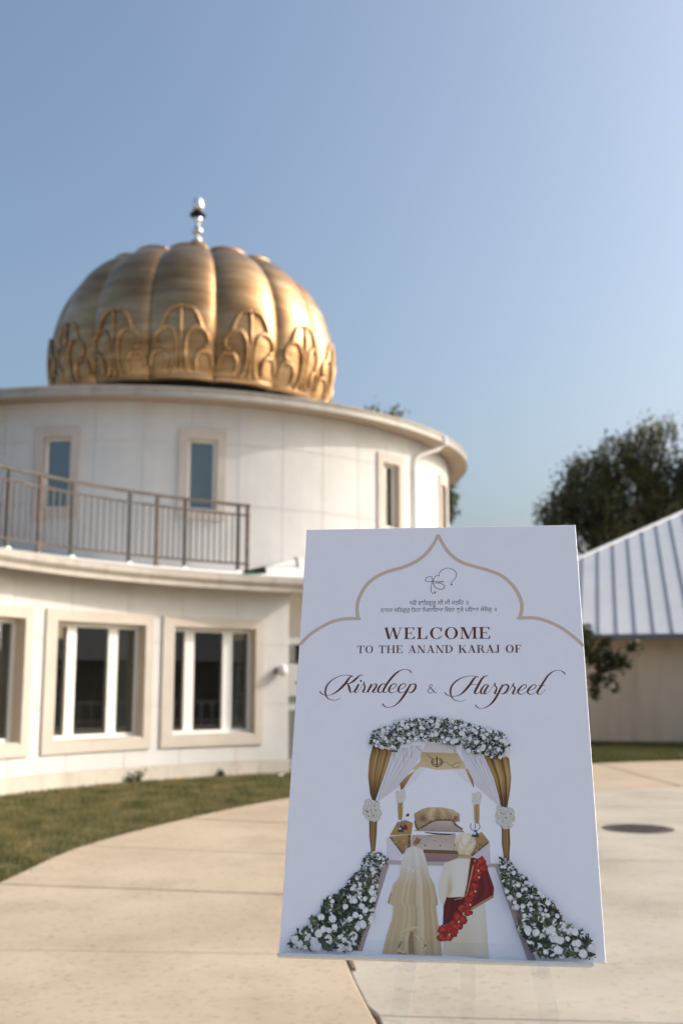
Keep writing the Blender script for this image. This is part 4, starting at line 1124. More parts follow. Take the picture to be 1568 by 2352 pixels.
LINE={'vines':[[(-92.2,-67.3,0.74),(-90.6,-84.7,0.74)],[(-71.9,-54.7,0.99),(-73.1,-72.2,0.74),(-70.9,-89.6,0.73)],[(-55.4,-49.6,0.74),(-57.6,-77.1,0.98)],[(-49.3,-52.1,1.23),(-34.4,-63.3,0.98)],[(-66.4,-57.2,0.74),(-67.4,-77.2,0.74)],[(71.9,-69,0.73),(75.2,-88.7,0.73)],[(82.7,-73.9,0.73),(86.1,-88.7,0.73)],[(-24.5,-67,0.98),(-14.7,-76.9,1.22)],[(29.4,-56.8,0.98),(33,-65.5,0.98)]],'scallop':[[(4.8,-89.1,1.22),(12.1,-84.2,1.22),(24.3,-91.5,1.21),(34,-86.5,1.46),(43.7,-86.4,1.21)],[(24.3,-91.5,1.21),(29.1,-96.4,1.21),(41.2,-93.8,1.21)],[(-27,-69.5,0.98),(-17.1,-76.9,1.47),(-12.3,-76.9,0.98)]],'khanda':[[(-4.9,-73.1,0.98),(-4.9,-76.8,2.93),(-4.9,-91.6,2.43),(-4.9,-97.1,0.97)],[(-8.6,-78.1,1.22),(-12.2,-84.3,1.71),(-9.3,-89.7,1.46),(-0.5,-89.7,1.46),(2.9,-84.2,1.71),(-1.3,-78.1,1.22),(-8.6,-78.1,1.22)],[(-12.3,-76.9,1.47),(-15.4,-83.1,2.44),(-13.4,-90.5,2.19),(-4.9,-95.3,1.22)],[(2.4,-76.8,1.46),(5.8,-83,2.44),(3.9,-90.4,2.19),(-4.9,-95.3,1.22)]],'moundband':[[(-48.7,-203.7,3.33),(-42.6,-219.9,4.27),(-26.1,-211.6,4.27),(-9.5,-203.2,3.8),(23.7,-201.7,3.79),(31.9,-211,3.78),(46,-218.9,2.35)]],'slit':[[(-28.4,-226,1.18),(-11.8,-228.2,2.6),(11.8,-229.3,2.59),(31.8,-228.3,1.18)]],'standL':[[(-75.5,-200.4,1.43),(-75.3,-212.1,2.14)],[(-80.9,-205.2,1.19),(-82.5,-209.9,1.43),(-78.4,-214.5,1.43),(-72.4,-214.4,1.43),(-68.2,-208.5,1.43),(-70.2,-201.5,1.19)],[(-75.3,-213.3,1.91),(-76.4,-220.3,6.18),(-76.5,-226.6,12.82)]],'standR':[[(70.4,-207.1,1.41),(70.3,-217.5,2.12)],[(63.4,-207.1,1.18),(60.9,-214.1,1.41),(66,-221,1.41),(74.2,-220.9,1.41),(79.7,-213.9,1.41),(77.5,-207,1.18)],[(70.2,-219.8,1.88),(70.6,-226.7,9.38),(70.5,-233.7,15.45)]],'bandfront':[[(-31.4,-262.8,6.91),(1.1,-263.2,6.89),(36.5,-263.9,6.87)]],'bandL':[[(-97.7,-236.4,2.88),(-72.1,-267.9,3.26)],[(-59.3,-231.9,5.34),(-59,-255.8,5.31)]],'bandR':[[(96.4,-242.6,3.23),(62.7,-270,3.22)]],'trim':[[(69.2,-276.8,4.02),(63.7,-296.3,4),(55.3,-329.1,3.58),(48.7,-345.3,2.77),(28.8,-352.6,1.78)],[(102.5,-344.4,5.52),(60.2,-369,5.51)],[(58.2,-372.4,1.57),(10.9,-400.2,3.53)]],'armshade':[[(12.1,-322.1,2.8),(14,-337.3,3.58),(5,-348.9,4.37),(11,-356.3,2.77)]],'turbanfold':[[(42.9,-233.7,1.63),(41.8,-241.7,2.03),(48.7,-254.5,1.62)],[(48.7,-254.5,1.42),(60,-241.5,2.03),(64.2,-233.5,1.22)],[(35.7,-241.8,1.02),(38.6,-255.6,1.21),(48.6,-262.4,1.01)],[(69.1,-247.3,1.01),(61.8,-259.2,1.21),(51.7,-263.3,1.01)]],'veilfold':[[(-61.3,-307.8,1.61),(-64.7,-350,5.19),(-73.7,-406.4,3.95),(-86.5,-450.5,2.74)],[(-45.3,-297.9,3.63),(-40.7,-349.6,7.97),(-36.3,-398.3,4.73)],[(-29.1,-307.3,2.41),(-24.8,-349.4,5.97),(-18.6,-386.8,4.73),(-10.6,-441.7,3.5)],[(-55.2,-311.6,2.82),(-52.6,-361.2,5.97),(-57.9,-402.4,3.94)],[(-77,-331.2,2.01),(-78.5,-361.6,3.59)],[(-82.1,-380.5,1.99),(-90.5,-448.8,2.35)],[(-18.9,-330.2,2),(-12.8,-364.3,3.17)]],'veildark':[[(-51.9,-411.5,7.86),(-53.7,-428.1,11.75),(-52.4,-451.6,13.63)],[(-36.1,-424,3.92),(-26.2,-435.7,5.85),(-35.8,-449.5,4.67)],[(-71.3,-430.2,3.92),(-77.9,-441.3,5.87)],[(-78.7,-450.4,3.91),(-63.1,-451.9,3.9)],[(-98.4,-362,4),(-92.9,-342.9,3.61)],[(-4.5,-362.2,2.77),(-6.5,-347.2,2.39)]],'veillight':[[(-73.5,-413.8,3.94),(-54,-406,5.91),(-34.3,-402.9,3.15)],[(-71.5,-417.4,3.15),(-59.6,-424.5,4.32)],[(-47.9,-416.9,2.75),(-36.1,-425.9,4.7),(-24.3,-432.9,3.9)],[(-76.9,-444.9,3.13),(-67,-451,4.29)],[(-24.2,-438.4,4.29),(-37.8,-449.5,5.06)],[(-48.9,-334.5,3.2),(-48.3,-387.4,3.95)],[(-32.9,-330.5,2.4),(-28.5,-387,2.76)],[(-68.9,-338.7,2.4),(-72,-387.8,3.17)]],'veiltop':[[(-69.9,-278.7,1.63),(-62,-262.8,2.45),(-49.8,-257.7,2.45),(-37.5,-264.5,2.03),(-31.3,-278.2,1.62)]]}
POMS=[(81.6,-278.6),(73.4,-288.4),(84.3,-292.1),(74.2,-301),(71,-310.7),(66.8,-327),(61.6,-341.3),(56.5,-351.8),(53.4,-363.1),(43.5,-368),(53.3,-374.4),(34.5,-383.1),(44.3,-388.5),(34.4,-399.7),(24.6,-397.2),(16.7,-406.5),(26.5,-411.8),(15.7,-419.4),(5,-406.7),(5,-420.5)]
SPOTS=[(-43.8,-244.7,7.77),(-27.4,-251.5,1.83),(1.5,-251.1,1.83),(29.5,-249.8,1.83),(-78.6,-246.1,2.87),(79.1,-248.2,3.23),(-9.1,-242.3,1.22),(13.3,-240,1.22),(-17.3,-234.4,1.23),(-32.1,-200,7.14),(32,-198.1,5.68)]
REDS=[(-63.2,-193.2,3.35),(-67.6,-217.9,5.23)]


# ---- pale gold arch
p = Print()
for s_ in ARCH_LINE: p.stroke(s_, (0, 0, 0), 0.003, 8)
p.build('arch_line', 'ink_gold')
# ---- symbol, names
p = Print()
for s_ in INK_SYMBOL: p.stroke(s_, (0, 0, 0), 0.003, 8)
p.build('symbol', 'ink_brown')
p = Print()
for s_ in INK_LEFT: p.stroke(s_, (0, 0, 0), 0.003, 8)
p.build('script_name', 'ink_brown')
p = Print()
for s_ in INK_AND: p.stroke(s_, (0, 0, 0), 0.003, 8)
p.build('ampersand', 'ink_brown')
p = Print()
for s_ in INK_RIGHT: p.stroke(s_, (0, 0, 0), 0.003, 8)
p.build('script_name', 'ink_brown')

# ---- high contrast serif capitals drawn as polygons; cap height 1
ST, HR, SF = 0.185, 0.045, 0.10
def rect(x0, x1, y0, y1): return [(x0, y0), (x1, y0), (x1, y1), (x0, y1)]
def stem(x, w=ST, serif=3, y0=0.0, y1=1.0):
    out = [rect(x, x + w, y0, y1)]
    for on, y, d in ((serif & 1, y0, 1), (serif & 2, y1, -1)):
        if on:
            out.append([(x - SF, y), (x + w + SF, y), (x + w + SF, y + d * HR), (x + w + 0.02, y + d * HR * 1.6), (x + w, y + d * HR * 3), (x, y + d * HR * 3), (x - 0.02, y + d * HR * 1.6), (x - SF, y + d * HR)])
    return out
def ring_seg(cx, cy, ro, rio, ri, rii, a0, a1, n=26):
    o = [(cx + ro * math.cos(rad(a0 + (a1 - a0) * i / n)), cy + rio * math.sin(rad(a0 + (a1 - a0) * i / n))) for i in range(n + 1)]
    q = [(cx + ri * math.cos(rad(a0 + (a1 - a0) * i / n)), cy + rii * math.sin(rad(a0 + (a1 - a0) * i / n))) for i in range(n + 1)]
    return [[o[i], o[i + 1], q[i + 1], q[i]] for i in range(n)]
def diag(x0, y0, x1, y1, w): return [[(x0 - w / 2, y0), (x0 + w / 2, y0), (x1 + w / 2, y1), (x1 - w / 2, y1)]]
def hs(x0, x1, y): return [rect(x0, x1, y, y + HR)]
def arm(x0, x1, y, d, h=0.22):      # arm with a beak serif
    return [rect(x0, x1, min(y, y + d * HR), max(y, y + d * HR)), [(x1 - 0.16, y), (x1, y), (x1 + 0.012, y + d * h), (x1 - 0.035, y + d * h)]]
def glyph(ch):
    if ch == 'E': return stem(0.10) + arm(0.1, 0.76, 1, -1) + arm(0.1, 0.80, 0, 1, 0.25) + [rect(0.28, 0.56, 0.49, 0.49 + HR), rect(0.53, 0.565, 0.38, 0.64)], 0.86
    if ch == 'F': return stem(0.10) + arm(0.1, 0.76, 1, -1) + [rect(0.28, 0.56, 0.47, 0.47 + HR), rect(0.53, 0.565, 0.36, 0.62)], 0.78
    if ch == 'L': return stem(0.10) + arm(0.1, 0.76, 0, 1, 0.3), 0.82
    if ch == 'T': return stem(0.36, serif=1) + arm(0.45, 0.90, 1, -1, 0.27) + [[(1 - (q[0] + 0.09), q[1]) for q in t] for t in arm(0.45, 0.90, 1, -1, 0.27)], 0.91
    if ch == 'H': return stem(0.10) + stem(0.76) + [rect(0.25, 0.80, 0.48, 0.48 + HR)], 1.05
    if ch == 'O': return ring_seg(0.52, 0.5, 0.48, 0.52, 0.285, 0.475, 0, 360, 40), 1.04
    if ch == 'C': return ring_seg(0.52, 0.5, 0.48, 0.52, 0.285, 0.475, 48, 318, 34) + [[(0.80, 0.66), (0.90, 0.66), (0.90, 1.0), (0.86, 1.0), (0.80, 0.88)], [(0.84, 0.15), (0.875, 0.15), (0.94, 0.32), (0.90, 0.32)]], 0.98
    if ch == 'D': return stem(0.10) + ring_seg(0.36, 0.5, 0.60, 0.5, 0.41, 0.455, -90, 90, 28) + [rect(0.2, 0.36, 0, HR), rect(0.2, 0.36, 1 - HR, 1)], 1.02
    if ch == 'A': return diag(0.15, 0, 0.49, 0.98, 0.055) + diag(0.82, 0, 0.47, 1.0, 0.20) + [rect(0.27, 0.70, 0.30, 0.30 + HR), rect(0.0, 0.32, 0, HR), rect(0.62, 1.02, 0, HR)], 1.02
    if ch == 'N': return stem(0.12, 0.05) + stem(0.86, 0.05, 2) + diag(0.92 - 0.10, 0, 0.16, 1.0, 0.21), 1.03
    if ch == 'M': return stem(0.12, 0.05) + stem(0.98, ST) + diag(0.60, 0.0, 0.22, 1.0, 0.20) + diag(0.60, 0.0, 0.99, 1.0, 0.055), 1.28
    if ch == 'W': return diag(0.40, 0, 0.15, 1, 0.19) + diag(0.40, 0, 0.70, 1, 0.055) + diag(0.96, 0, 0.70, 1, 0.19) + diag(0.96, 0, 1.24, 1, 0.055) + hs(0.0, 0.33, 1 - HR) + hs(0.54, 0.86, 1 - HR) + hs(1.10, 1.37, 1 - HR), 1.38
    if ch == 'K': return stem(0.10) + diag(0.30, 0.42, 0.80, 0.99, 0.055) + diag(0.86, 0, 0.46, 0.60, 0.22) + hs(0.66, 0.94, 1 - HR) + hs(0.68, 1.02, 0), 1.02
    if ch == 'R': return stem(0.10) + ring_seg(0.46, 0.745, 0.32, 0.255, 0.145, 0.205, -90, 90, 22) + [rect(0.2, 0.46, 0.49, 0.49 + HR), rect(0.2, 0.46, 1 - HR, 1)] + diag(0.82, 0, 0.55, 0.51, 0.19) + hs(0.76, 0.98, 0), 0.98
    if ch == 'J': return [rect(0.26, 0.26 + ST, 0.12, 1)] + hs(0.12, 0.58, 1 - HR) + ring_seg(0.20, 0.12, 0.245, 0.16, 0.07, 0.115, -180, 0, 16) + ring_seg(0.04, 0.11, 0.075, 0.075, 0.0, 0.0, 0, 360, 14), 0.60
    return [], 0.42
def caps(name, text, x0, x1, y0, y1, track=0.10):
    p = Print(0.12)
    out, x = [], 0.0
    for ch in text:
        polys, w = glyph(ch)
        out.append((polys, x))
        x += w + track
    k = (x1 - x0) / (x - track)
    h = y1 - y0
    for polys, xo in out:
        for q in polys: p.face([(x0 + (a + xo) * k, y0 + b * h) for a, b in q], (0, 0, 0), 0.0015)
    return p.build(name, 'ink_brown')
caps('heading', 'WELCOME', -120.0, 110.5, 184.4, 211.4, 0.11)
caps('subheading', 'TO THE ANAND KARAJ OF', -177.5, 174.3, 152.2, 169.8, 0.12)

def script_line(name, body, x0, x1, y, hgt):
    cu = bpy.data.curves.new(name, 'FONT')
    cu.body = body
    o = bpy.data.objects.new(name, cu)
    COL.objects.link(o)
    dg = bpy.context.evaluated_depsgraph_get()
    me = bpy.data.meshes.new_from_object(o.evaluated_get(dg))
    bpy.data.objects.remove(o)
    n = len(me.vertices)
    co = np.zeros(n * 3, dtype=np.float32)
    me.vertices.foreach_get('co', co)
    co = co.reshape(-1, 3)
    k = (x1 - x0) / (co[:, 0].max() - co[:, 0].min())
    X = x0 + (co[:, 0] - co[:, 0].min()) * k
    Yv = y + co[:, 1] * hgt
    out = np.stack([X / 1000, np.full(n, -0.00012), Yv / 1000], 1)
    me.vertices.foreach_set('co', out.astype(np.float32).ravel())
    me.materials.clear()
    me.materials.append(MATS['ink_black'])
    me.update()
    o = bpy.data.objects.new(name, me)
    COL.objects.link(o)
    o.parent = sg
script_line('gurmukhi_line', '\u0a67\u0a73 \u0a35\u0a3e\u0a3f\u0a39\u0a17\u0a41\u0a30\u0a42 \u0a1c\u0a40 \u0a15\u0a40 \u0a2b\u0a24\u0a3f\u0a39 \u0965', -65.2, 63.5, 264.6, 14.5)
script_line('gurmukhi_line', '\u0a28\u0a3e\u0a28\u0a15 \u0a38\u0a3f\u0a24\u0a17\u0a41\u0a30\u0a41 \u0a3f\u0a24\u0a28\u0a3e \u0a3f\u0a2e\u0a32\u0a3e\u0a07\u0a06 \u0a3f\u0a1c\u0a28\u0a3e \u0a27\u0a41\u0a30\u0a47 \u0a2a\u0a07\u0a06 \u0a38\u0a70\u0a1c\u0a4b\u0a17\u0a41 \u0965', -129.2, 124.1, 248.2, 13.5)

# ---- printed picture of the canopy, aisle and couple
def inside(pt, poly):
    x, y = pt
    c = False
    j = len(poly) - 1
    for i in range(len(poly)):
        xi, yi = poly[i]; xj, yj = poly[j]
        if (yi > y) != (yj > y) and x < (xj - xi) * (y - yi) / (yj - yi) + xi: c = not c
        j = i
    return c
def scatter(poly, n):
    xs = [q[0] for q in poly]; ys = [q[1] for q in poly]
    out = []
    while len(out) < n:
        q = (random.uniform(min(xs), max(xs)), random.uniform(min(ys), max(ys)))
        if inside(q, poly): out.append(q)
    return out
def mixc(a, b, t): return tuple(a[i] + (b[i] - a[i]) * t for i in range(3))
def vgrad(poly, top, bot):
    ys = [q[1] for q in poly]
    return [mixc(bot, top, (q[1] - min(ys)) / (max(ys) - min(ys) + 1e-6)) for q in poly]
WH = (0.84, 0.84, 0.85)
GREEN = [lin('#26301f'), lin('#3b4530'), lin('#4d5638'), lin('#1c2419'), lin('#6a6c4c')]

def folds(p, poly, dark, light, n, axis_top, axis_bot):
    """gathered cloth: pleats running from axis_top (two points) to axis_bot, clipped by being inside the shape"""
    (tx0, ty0), (tx1, ty1) = axis_top
    (bx0, by0), (bx1, by1) = axis_bot
    for i in range(n):
        t0, t1 = i / n, (i + 1) / n
        A = [(tx0 + (tx1 - tx0) * t0, ty0 + (ty1 - ty0) * t0), (bx0 + (bx1 - bx0) * t0, by0 + (by1 - by0) * t0)]
        B = [(tx0 + (tx1 - tx0) * t1, ty0 + (ty1 - ty0) * t1), (bx0 + (bx1 - bx0) * t1, by0 + (by1 - by0) * t1)]
        k = 8
        bl = 0.10 * (tx1 - tx0)
        AA = [(A[0][0] + (A[1][0] - A[0][0]) * j / k + bl * math.sin(PI * j / k) * (t0 - 0.5) * 1.2, A[0][1] + (A[1][1] - A[0][1]) * j / k) for j in range(k + 1)]
        BB = [(B[0][0] + (B[1][0] - B[0][0]) * j / k + bl * math.sin(PI * j / k) * (t1 - 0.5) * 1.2, B[0][1] + (B[1][1] - B[0][1]) * j / k) for j in range(k + 1)]
        s = 0.5 + 0.5 * math.sin(i * 2.4 + random.uniform(-0.6, 0.6))
        ca = [mixc(mixc(dark, light, s), dark, 0.25 * j / k) for j in range(k + 1)]
        s2 = 0.5 + 0.5 * math.sin((i + 1) * 2.4)
        cb = [mixc(mixc(dark, light, s2), dark, 0.25 * j / k) for j in range(k + 1)]
        p.strip(AA, BB, ca, cb, 0.0)
    p.d += 0.01

class Folds:
    """smooth random pleat profile"""
    def __init__(s, n, freq, seed):
        r = random.Random(seed)
        s.k = [(freq * r.uniform(0.5, 1.6), r.uniform(0, 6.28), r.uniform(0.4, 1.0), r.uniform(-0.9, 0.9)) for _ in range(n)]
        s.t = sum(k[2] for k in s.k)
    def __call__(s, a, t): return 0.5 + 0.5 * sum(w * math.sin(f * a * 6.28 + p + d * t * 3) for f, p, w, d in s.k) / s.t * 1.6
def cloth(p, poly, fn, nu=26, nv=34, step=0.01):
    """fill a y-monotone outline with a fine grid of blended colour; fn(across, down) -> colour"""
    ys = [q[1] for q in poly]
    y0, y1 = min(ys), max(ys)
    rows = []
    n = len(poly)
    for j in range(nv + 1):
        y = y1 + (y0 - y1) * (j * 0.9985 + 0.0008 * nv) / nv
        xs = []
        for i in range(n):
            (xa, ya), (xb, yb) = poly[i], poly[(i + 1) % n]
            if (ya > y) != (yb > y): xs.append(xa + (y - ya) * (xb - xa) / (yb - ya))
        if len(xs) >= 2: rows.append((y, min(xs), max(xs), j / nv))
    for (ya, xa0, xa1, ta), (yb, xb0, xb1, tb) in zip(rows[:-1], rows[1:]):
        A = [(xa0 + (xa1 - xa0) * i / nu, ya) for i in range(nu + 1)]
        B = [(xb0 + (xb1 - xb0) * i / nu, yb) for i in range(nu + 1)]
        p.strip(A, B, [fn(i / nu, ta) for i in range(nu + 1)], [fn(i / nu, tb) for i in range(nu + 1)], 0.0)
    p.d += step
def ramp(cols, t):
    t = max(0.0, min(0.9999, t)) * (len(cols) - 1)
    i = int(t)
    return mixc(cols[i], cols[i + 1], t - i)

pc = Print(0.10)
pc.face(POLY['runner'], vgrad(POLY['runner'], lin('#e0e3f0'), lin('#e8ebf8')), 0.01)
pc.face(POLY['step'], lin('#b4aab0'), 0.01)
pc.face(POLY['stripL'], vgrad(POLY['stripL'], lin('#a79ca0'), lin('#a59598')), 0.01)
pc.face(POLY['stripR'], vgrad(POLY['stripR'], lin('#b7acb0'), lin('#a59598')), 0.01)
pc.build('printed_aisle')

pc = Print(0.14)
for k in ('sheerL', 'sheerR'):
    q = POLY[k]
    pc.face(q, vgrad(q, lin('#dcdce6'), lin('#d3cdd6')), 0.01)
for k in ('backL', 'backR'): pc.face(POLY[k], lin('#e6e6ee'), 0.01)
# fold lines in the sheer cloth
def edge_lerp(a, b, t): return (a[0] + (b[0] - a[0]) * t, a[1] + (b[1] - a[1]) * t)
for k, (a, b, c) in (('sheerL', (0, 1, 5)), ('sheerR', (1, 0, 3))):
    q = POLY[k]
    for i in range(1, 8):
        s_ = edge_lerp(q[a], q[b], i / 8)
        pc.stroke([(*s_, 1.2), (*edge_lerp(s_, q[c], 0.5), 2.0), (*edge_lerp(s_, q[c], 0.97), 0.8)], lin('#cdc8d2') if i % 2 else lin('#e4e2ea'), 0.004)
pc.face(POLY['pelmet'], lin('#d9d2d0'), 0.01)
pc.face(POLY['valance'], vgrad(POLY['valance'], lin('#c2a878'), lin('#d9c49c')), 0.01)
for s_ in LINE['scallop']: pc.stroke(s_, lin('#8a6a3a'), 0.004)
for s_ in LINE['khanda']: pc.stroke(s_, lin('#5a4020'), 0.004)
for k in ('bdrapeL', 'bdrapeR'): pc.face(POLY[k], vgrad(POLY[k], lin('#c9a866'), lin('#7a5526')), 0.01)
for k in ('bpostL', 'bpostR'):
    q = POLY[k]
    pc.face(q, lin('#b08d50'), 0.01)
    folds(pc, q, lin('#92703a'), lin('#cdae72'), 4, (q[0], q[1]), (q[3], q[2]))
for k in ('bballL', 'bballR'):
    for (x, y) in scatter(POLY[k], 26): pc.blob(x, y, 4.2, lin('#e2dfda'), lin('#cfccc8'))
pc.build('printed_drapes')

pc = Print(0.20)
for k, c in (('sideL', '#d8d2e2'), ('sideR', '#cdc5d2')): pc.face(POLY[k], lin(c), 0.01)
pc.face(POLY['topL'], lin('#a8884e'), 0.01)
for k in ('goldL', 'goldR'): pc.face(POLY[k], vgrad(POLY[k], lin('#b0905a'), lin('#8f6c34')), 0.01)
pc.face(POLY['front'], vgrad(POLY['front'], lin('#b8a79c'), lin('#cabcb6')), 0.01)
pc.face(POLY['frontlow'], vgrad(POLY['frontlow'], lin('#9c8078'), lin('#8c7074')), 0.01)
for k in ('bandL', 'bandR', 'bandfront'):
    for s_ in LINE[k]: pc.stroke(s_, lin('#6b5a2c'), 0.004)
pc.face(POLY['under'], vgrad(POLY['under'], lin('#c6b6b4'), lin('#a58f8a')), 0.01)
MND = [lin('#84694a'), lin('#a98f68'), lin('#c6ae88'), lin('#d6c4a4')]
FM = Folds(5, 2.5, 51)
pc.face(POLY['mound'], lin('#a98f68'), 0.01)
cloth(pc, [q for i, q in enumerate(POLY['mound']) if i in (0, 1, 2, 3, 4, 5, 6, 9, 12)], lambda a, t: ramp(MND, 0.75 - 0.5 * t + 0.5 * (FM(a, t) - 0.5)), 24, 16)
for s_ in LINE['moundband']: pc.stroke(s_, lin('#6e5c2a'), 0.004)
for s_ in LINE['slit']: pc.stroke(s_, lin('#33261e'), 0.004)
for (x, y, r) in SPOTS: pc.blob(x, y, r, lin('#7c5440'), lin('#9c7c64'), 10, 0.3)
for k in ('front', 'mound', 'under', 'goldL', 'goldR'):
    for (x, y) in scatter(POLY[k], 40): pc.blob(x, y, random.uniform(0.5, 1.3), mixc(lin('#8d7562'), lin('#d8cab8'), random.random()), None, 5)
for k in ('standL', 'standR'):
    for i, s_ in enumerate(LINE[k]): pc.stroke(s_, lin('#3a3d44') if i == 2 else lin('#7c7f88'), 0.004)
    x, y, r = LINE[k][2][1]
    pc.blob(x - r * 0.2, y, r * 0.35, lin('#d9dde2'), None, 6)
for (x, y, r) in REDS: pc.blob(x, y, r, lin('#a01c18'), lin('#6e1410'), 10, 0.3)
pc.build('printed_altar')

GOLD = [lin('#3f2a10'), lin('#6a4a1f'), lin('#94713a'), lin('#b8985e'), lin('#cdb07a')]
for dk, pk, sd in (('drapeL', 'pillarL', 3), ('drapeR', 'pillarR', 8)):
    pc = Print(0.28)
    F1, F2 = Folds(5, 4.0, sd), Folds(4, 9.0, sd + 1)
    cloth(pc, POLY[dk], lambda a, t: ramp(GOLD, 0.18 + 0.42 * F1(a, t * 0.6) + 0.22 * F2(a, 0) - 0.12 + 0.25 * math.sin(PI * min(1, t * 1.2)) - 0.25 * t * t))
    pc.build('printed_drape')
    pc = Print(0.29)
    cloth(pc, POLY[pk], lambda a, t: ramp(GOLD, 0.12 + 0.45 * F2(a * 0.6, 0) + 0.25 * math.sin(PI * a) - 0.1), 16, 20)
    pc.build('printed_pillar')

def flowers(p, poly, n_leaf, n_flower, r0, r1, lr, top_white=0.0):
    ys = [q[1] for q in poly]
    y0, y1 = min(ys), max(ys)
    size = lambda y: r0 + (r1 - r0) * (y1 - y) / (y1 - y0)
    items = []
    for (x, y) in scatter(poly, n_leaf):
        items.append((random.random() * 0.90, 'l', x, y))
    for (x, y) in scatter(poly, n_flower):
        items.append((0.15 + random.random() * 0.85, 'f', x, y))
    items.sort(key=lambda t: t[0])
    for _, kd, x, y in items:
        r = size(y) * random.uniform(0.65, 1.25)
        if y - r < -455 or abs(x) + r > 303: continue
        if kd == 'l':
            a = random.uniform(0, 2 * PI)
            L = lr * (r / r0) * random.uniform(0.7, 1.4)
            w = L * 0.42
            c, s = math.cos(a), math.sin(a)
            col = random.choice(GREEN)
            p.face([(x - c * L, y - s * L), (x + s * w, y - c * w), (x + c * L, y + s * L), (x - s * w, y + c * w)], col)
        else:
            wt_ = random.uniform(0.80, 1.0)
            base = mixc(lin('#b9bba8'), lin('#e9ebf4'), wt_)
            p.blob(x, y, r, base, mixc(base, lin('#9ea48f'), 0.35), 9, 0.16)
            for i in range(3):
                a = random.uniform(0, 2 * PI)
                k = r * 0.38
                p.blob(x + k * math.cos(a), y + k * math.sin(a), r * 0.50, mixc(base, lin('#f0f1fa'), 0.6), mixc(base, lin('#a8aa9c'), 0.22), 7, 0.15)
pc = Print(0.34)
for k in ('ballL', 'ballR'):
    for (x, y) in scatter(POLY[k], 46): pc.blob(x, y, random.uniform(4, 7), lin('#dad8d2'), lin('#c6c2ba'), 8, 0.25)
    for (x, y) in scatter(POLY[k], 10): pc.blob(x, y, random.uniform(1.2, 2.2), lin('#8a7a5c'), None, 5)
for s_ in LINE['vines']: pc.stroke(s_, lin('#a89a72'), 0.003)
flowers(pc, POLY['canopy'], 1300, 215, 4.5, 4.5, 3.4)
pc.build('printed_canopy_flowers')
pc = Print(0.34)
flowers(pc, POLY['hedgeL'], 1700, 235, 2.6, 7.6, 2.6)
flowers(pc, POLY['hedgeR'], 1700, 235, 2.6, 7.6, 2.6)
pc.build('printed_aisle_flowers')

VEIL = [lin('#6f5a38'), lin('#96805a'), lin('#b8a480'), lin('#cfc0a2'), lin('#ddd4c2')]
VTOP = [lin('#b9b2a4'), lin('#cfcbc4'), lin('#dcdad8'), lin('#e4e4e8')]
pc = Print(0.42)
F1, F2 = Folds(5, 3.0, 21), Folds(5, 7.0, 22)
def veil_col(a, t):
    f = 0.55 * F1(a, t * 0.5) + 0.45 * F2(a, t * 0.3)
    low = ramp(VEIL, 0.32 + 0.62 * f - 0.16 * t + 0.10 * math.sin(PI * a))
    hi = ramp(VTOP, 0.25 + 0.6 * f)
    return mixc(hi, low, max(0, min(1, (t - 0.10) / 0.28)))
cloth(pc, POLY['veil'], veil_col, 34, 46)
for s_ in LINE['veildark'][:4]: pc.stroke(s_, lin('#917b54'), 0.004, 6, 0.8)
for s_ in LINE['veillight'][:5]: pc.stroke(s_, lin('#cdbd9c'), 0.004, 6, 0.8)
for s_ in LINE['veildark'][4:]: pc.stroke(s_, lin('#a8936c'), 0.004, 6, 0.8)
H_ = POLY['veilhead']
for (x, y) in scatter(H_[4:], 26): pc.blob(x, y, random.uniform(1.5, 3.6), lin('#dfdcd8'), mixc(lin('#c9b9ac'), lin('#d8d4cc'), random.random()), 7, 0.3)
pc.build('printed_bride')
pc = Print(0.46)
KUR = [lin('#a3947a'), lin('#c0b296'), lin('#d2c8b4'), lin('#dedad2'), lin('#e4e3e2')]
F1 = Folds(4, 1.6, 31)
cloth(pc, POLY['kurta'], lambda a, t: ramp(KUR, 0.78 + 0.18 * (F1(a, t) - 0.5) - 0.38 * max(0, t - 0.35) - 0.5 * math.exp(-((a - 0.20) / 0.05) ** 2) * math.exp(-((t - 0.33) / 0.12) ** 2) - 0.12 * (1 - math.sin(PI * a))), 30, 40)
pc.face(POLY['neck'], vgrad(POLY['neck'], lin('#a9895e'), lin('#c4aa80')), 0.01)
TUR = [lin('#a8946f'), lin('#cdbb98'), lin('#e2d7c0'), lin('#ece6da')]
cloth(pc, POLY['turban'], lambda a, t: ramp(TUR, 0.80 - 0.75 * abs(a - 0.5) ** 1.6 - 0.35 * t * t + 0.12 * math.sin(a * 11 + t * 7)), 20, 20)
for s_ in LINE['turbanfold']: pc.stroke(s_, lin('#bda98a'), 0.004, 6, 0.55)
RED = [lin('#3c0b0a'), lin('#5d1410'), lin('#87241a'), lin('#a83424')]
F1 = Folds(5, 3.0, 41)
q = POLY['shawl']
pc.face(q, lin('#5d1410'), 0.01)
top_ = [q[0], q[1], q[2], q[3], q[4], q[5], q[6], q[13], q[14]]
cloth(pc, top_, lambda a, t: ramp(RED, 0.25 + 0.75 * abs(a - 0.45) * F1(a, t) + 0.25 * F1(a + 0.3, 0)), 20, 24)
low_ = [q[13], q[6], q[7], q[8], q[9], q[10], q[11], q[12]]
cloth(pc, low_, lambda a, t: ramp(RED, 0.12 + 0.5 * F1(a, t) * (0.4 + abs(a - 0.5))), 20, 20)
for s_ in LINE['trim']: pc.stroke(s_, lin('#b08a5c'), 0.004, 6, 0.8)
for (x, y) in POMS:
    pc.blob(x, y, 8.6, lin('#b8301c'), lin('#7c1a10'), 13, 0.22)
    for i in range(9):
        a = random.uniform(0, 6.28)
        k = random.uniform(1, 5.5)
        pc.blob(x + k * math.cos(a), y + k * math.sin(a), 2.4, mixc(lin('#d4492a'), lin('#8e1e12'), random.random()), None, 6)
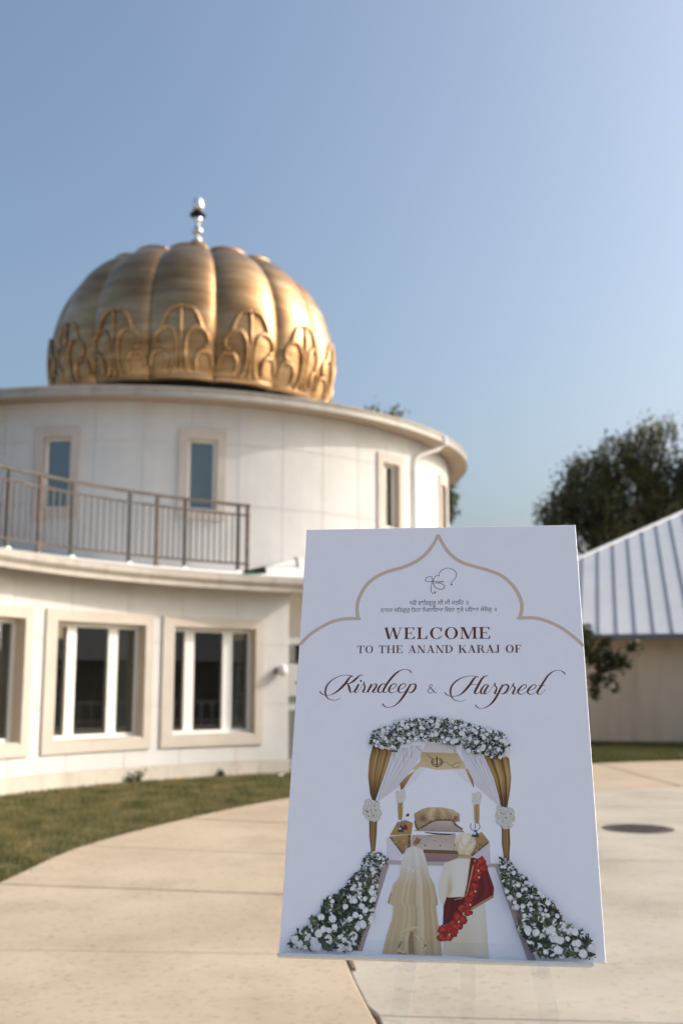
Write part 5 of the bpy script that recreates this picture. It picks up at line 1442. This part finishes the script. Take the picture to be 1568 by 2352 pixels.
for i in range(1, len(POMS) - 2, 2):
    x, y = POMS[i]
    pc.blob(x + 2, y - 9, 1.8, lin('#d8cfc4'), None, 6)
pc.build('printed_groom')

# ---- clear acrylic easel
ez = thing('acrylic_easel', 'clear acrylic easel with a lipped ledge holding the welcome board', 'easel', (0.20297, 2.28539, 1.42166))
ez.rotation_mode = 'QUATERNION'
ez.rotation_quaternion = SR.to_quaternion()
def eput(name, mb, m): return sput(name, mb.v, mb.f, m, ez)
zb = -hht
led = MB().box(-0.3065, 0.2815, -0.0125, 0.0195, zb - 0.0065, zb - 0.0006)
eput('ledge', led, 'acrylic_edge')
lip = MB().box(-0.3065, 0.2815, -0.0125, -0.0095, zb - 0.0004, zb + 0.0265)
eput('lip', lip, 'acrylic')
up = MB().box(-0.3065, 0.2815, 0.0075, 0.0115, zb - 0.0004, zb + 0.06)
eput('ledge_back', up, 'acrylic')
zg = -1.505
def leg(xc, slope, w, y0, y1, ztop):
    f_ = lambda z: xc + slope * (-0.48 - z)
    m_ = MB()
    m_.hexa([(f_(zg) - w / 2, y0, zg), (f_(zg) + w / 2, y0, zg), (f_(zg) + w / 2, y1, zg), (f_(zg) - w / 2, y1, zg),
             (f_(ztop) - w / 2, y0, ztop), (f_(ztop) + w / 2, y0, ztop), (f_(ztop) + w / 2, y1, ztop), (f_(ztop) - w / 2, y1, ztop)])
    return m_
def edged(o):
    o.data.materials.append(MATS['acrylic_edge'])      # paler material paints a bright line along the side edges
    for i in (3, 5): o.data.polygons[i].material_index = 1
edged(eput('leg', leg(-0.063, -0.165, 0.034, 0.0122, 0.0152, 0.02), 'acrylic'))
edged(eput('leg', leg(0.188, 0.145, 0.034, 0.0122, 0.0152, 0.02), 'acrylic'))
# rear strut from the hinge back to the ground
inv = SR.inverted()
def to_local(p): return inv @ (Vector(p) - Vector((0.20297, 2.28539, 1.42166)))
h0 = Vector((0.0625, 0.022, -0.02))
g0 = to_local((0.33, 3.15, 0.005))
ax = Vector((0.017, 0, 0)); ay = Vector((0, 0.003, 0.0015))
rm = MB().hexa([tuple(g0 - ax - ay), tuple(g0 + ax - ay), tuple(g0 + ax + ay), tuple(g0 - ax + ay), tuple(h0 - ax - ay), tuple(h0 + ax - ay), tuple(h0 + ax + ay), tuple(h0 - ax + ay)])
edged(eput('rear_leg', rm, 'acrylic'))
for x, z in ((-0.0570, -0.4705), (0.190, -0.475)):
    kn = MB()
    pts = [(x, 0.0120, z), (x, 0.004, z), (x, 0.002, z)]
    kn.tube(pts, [0.0115, 0.0115, 0.0095], 24)
    eput('peg', kn, 'acrylic')
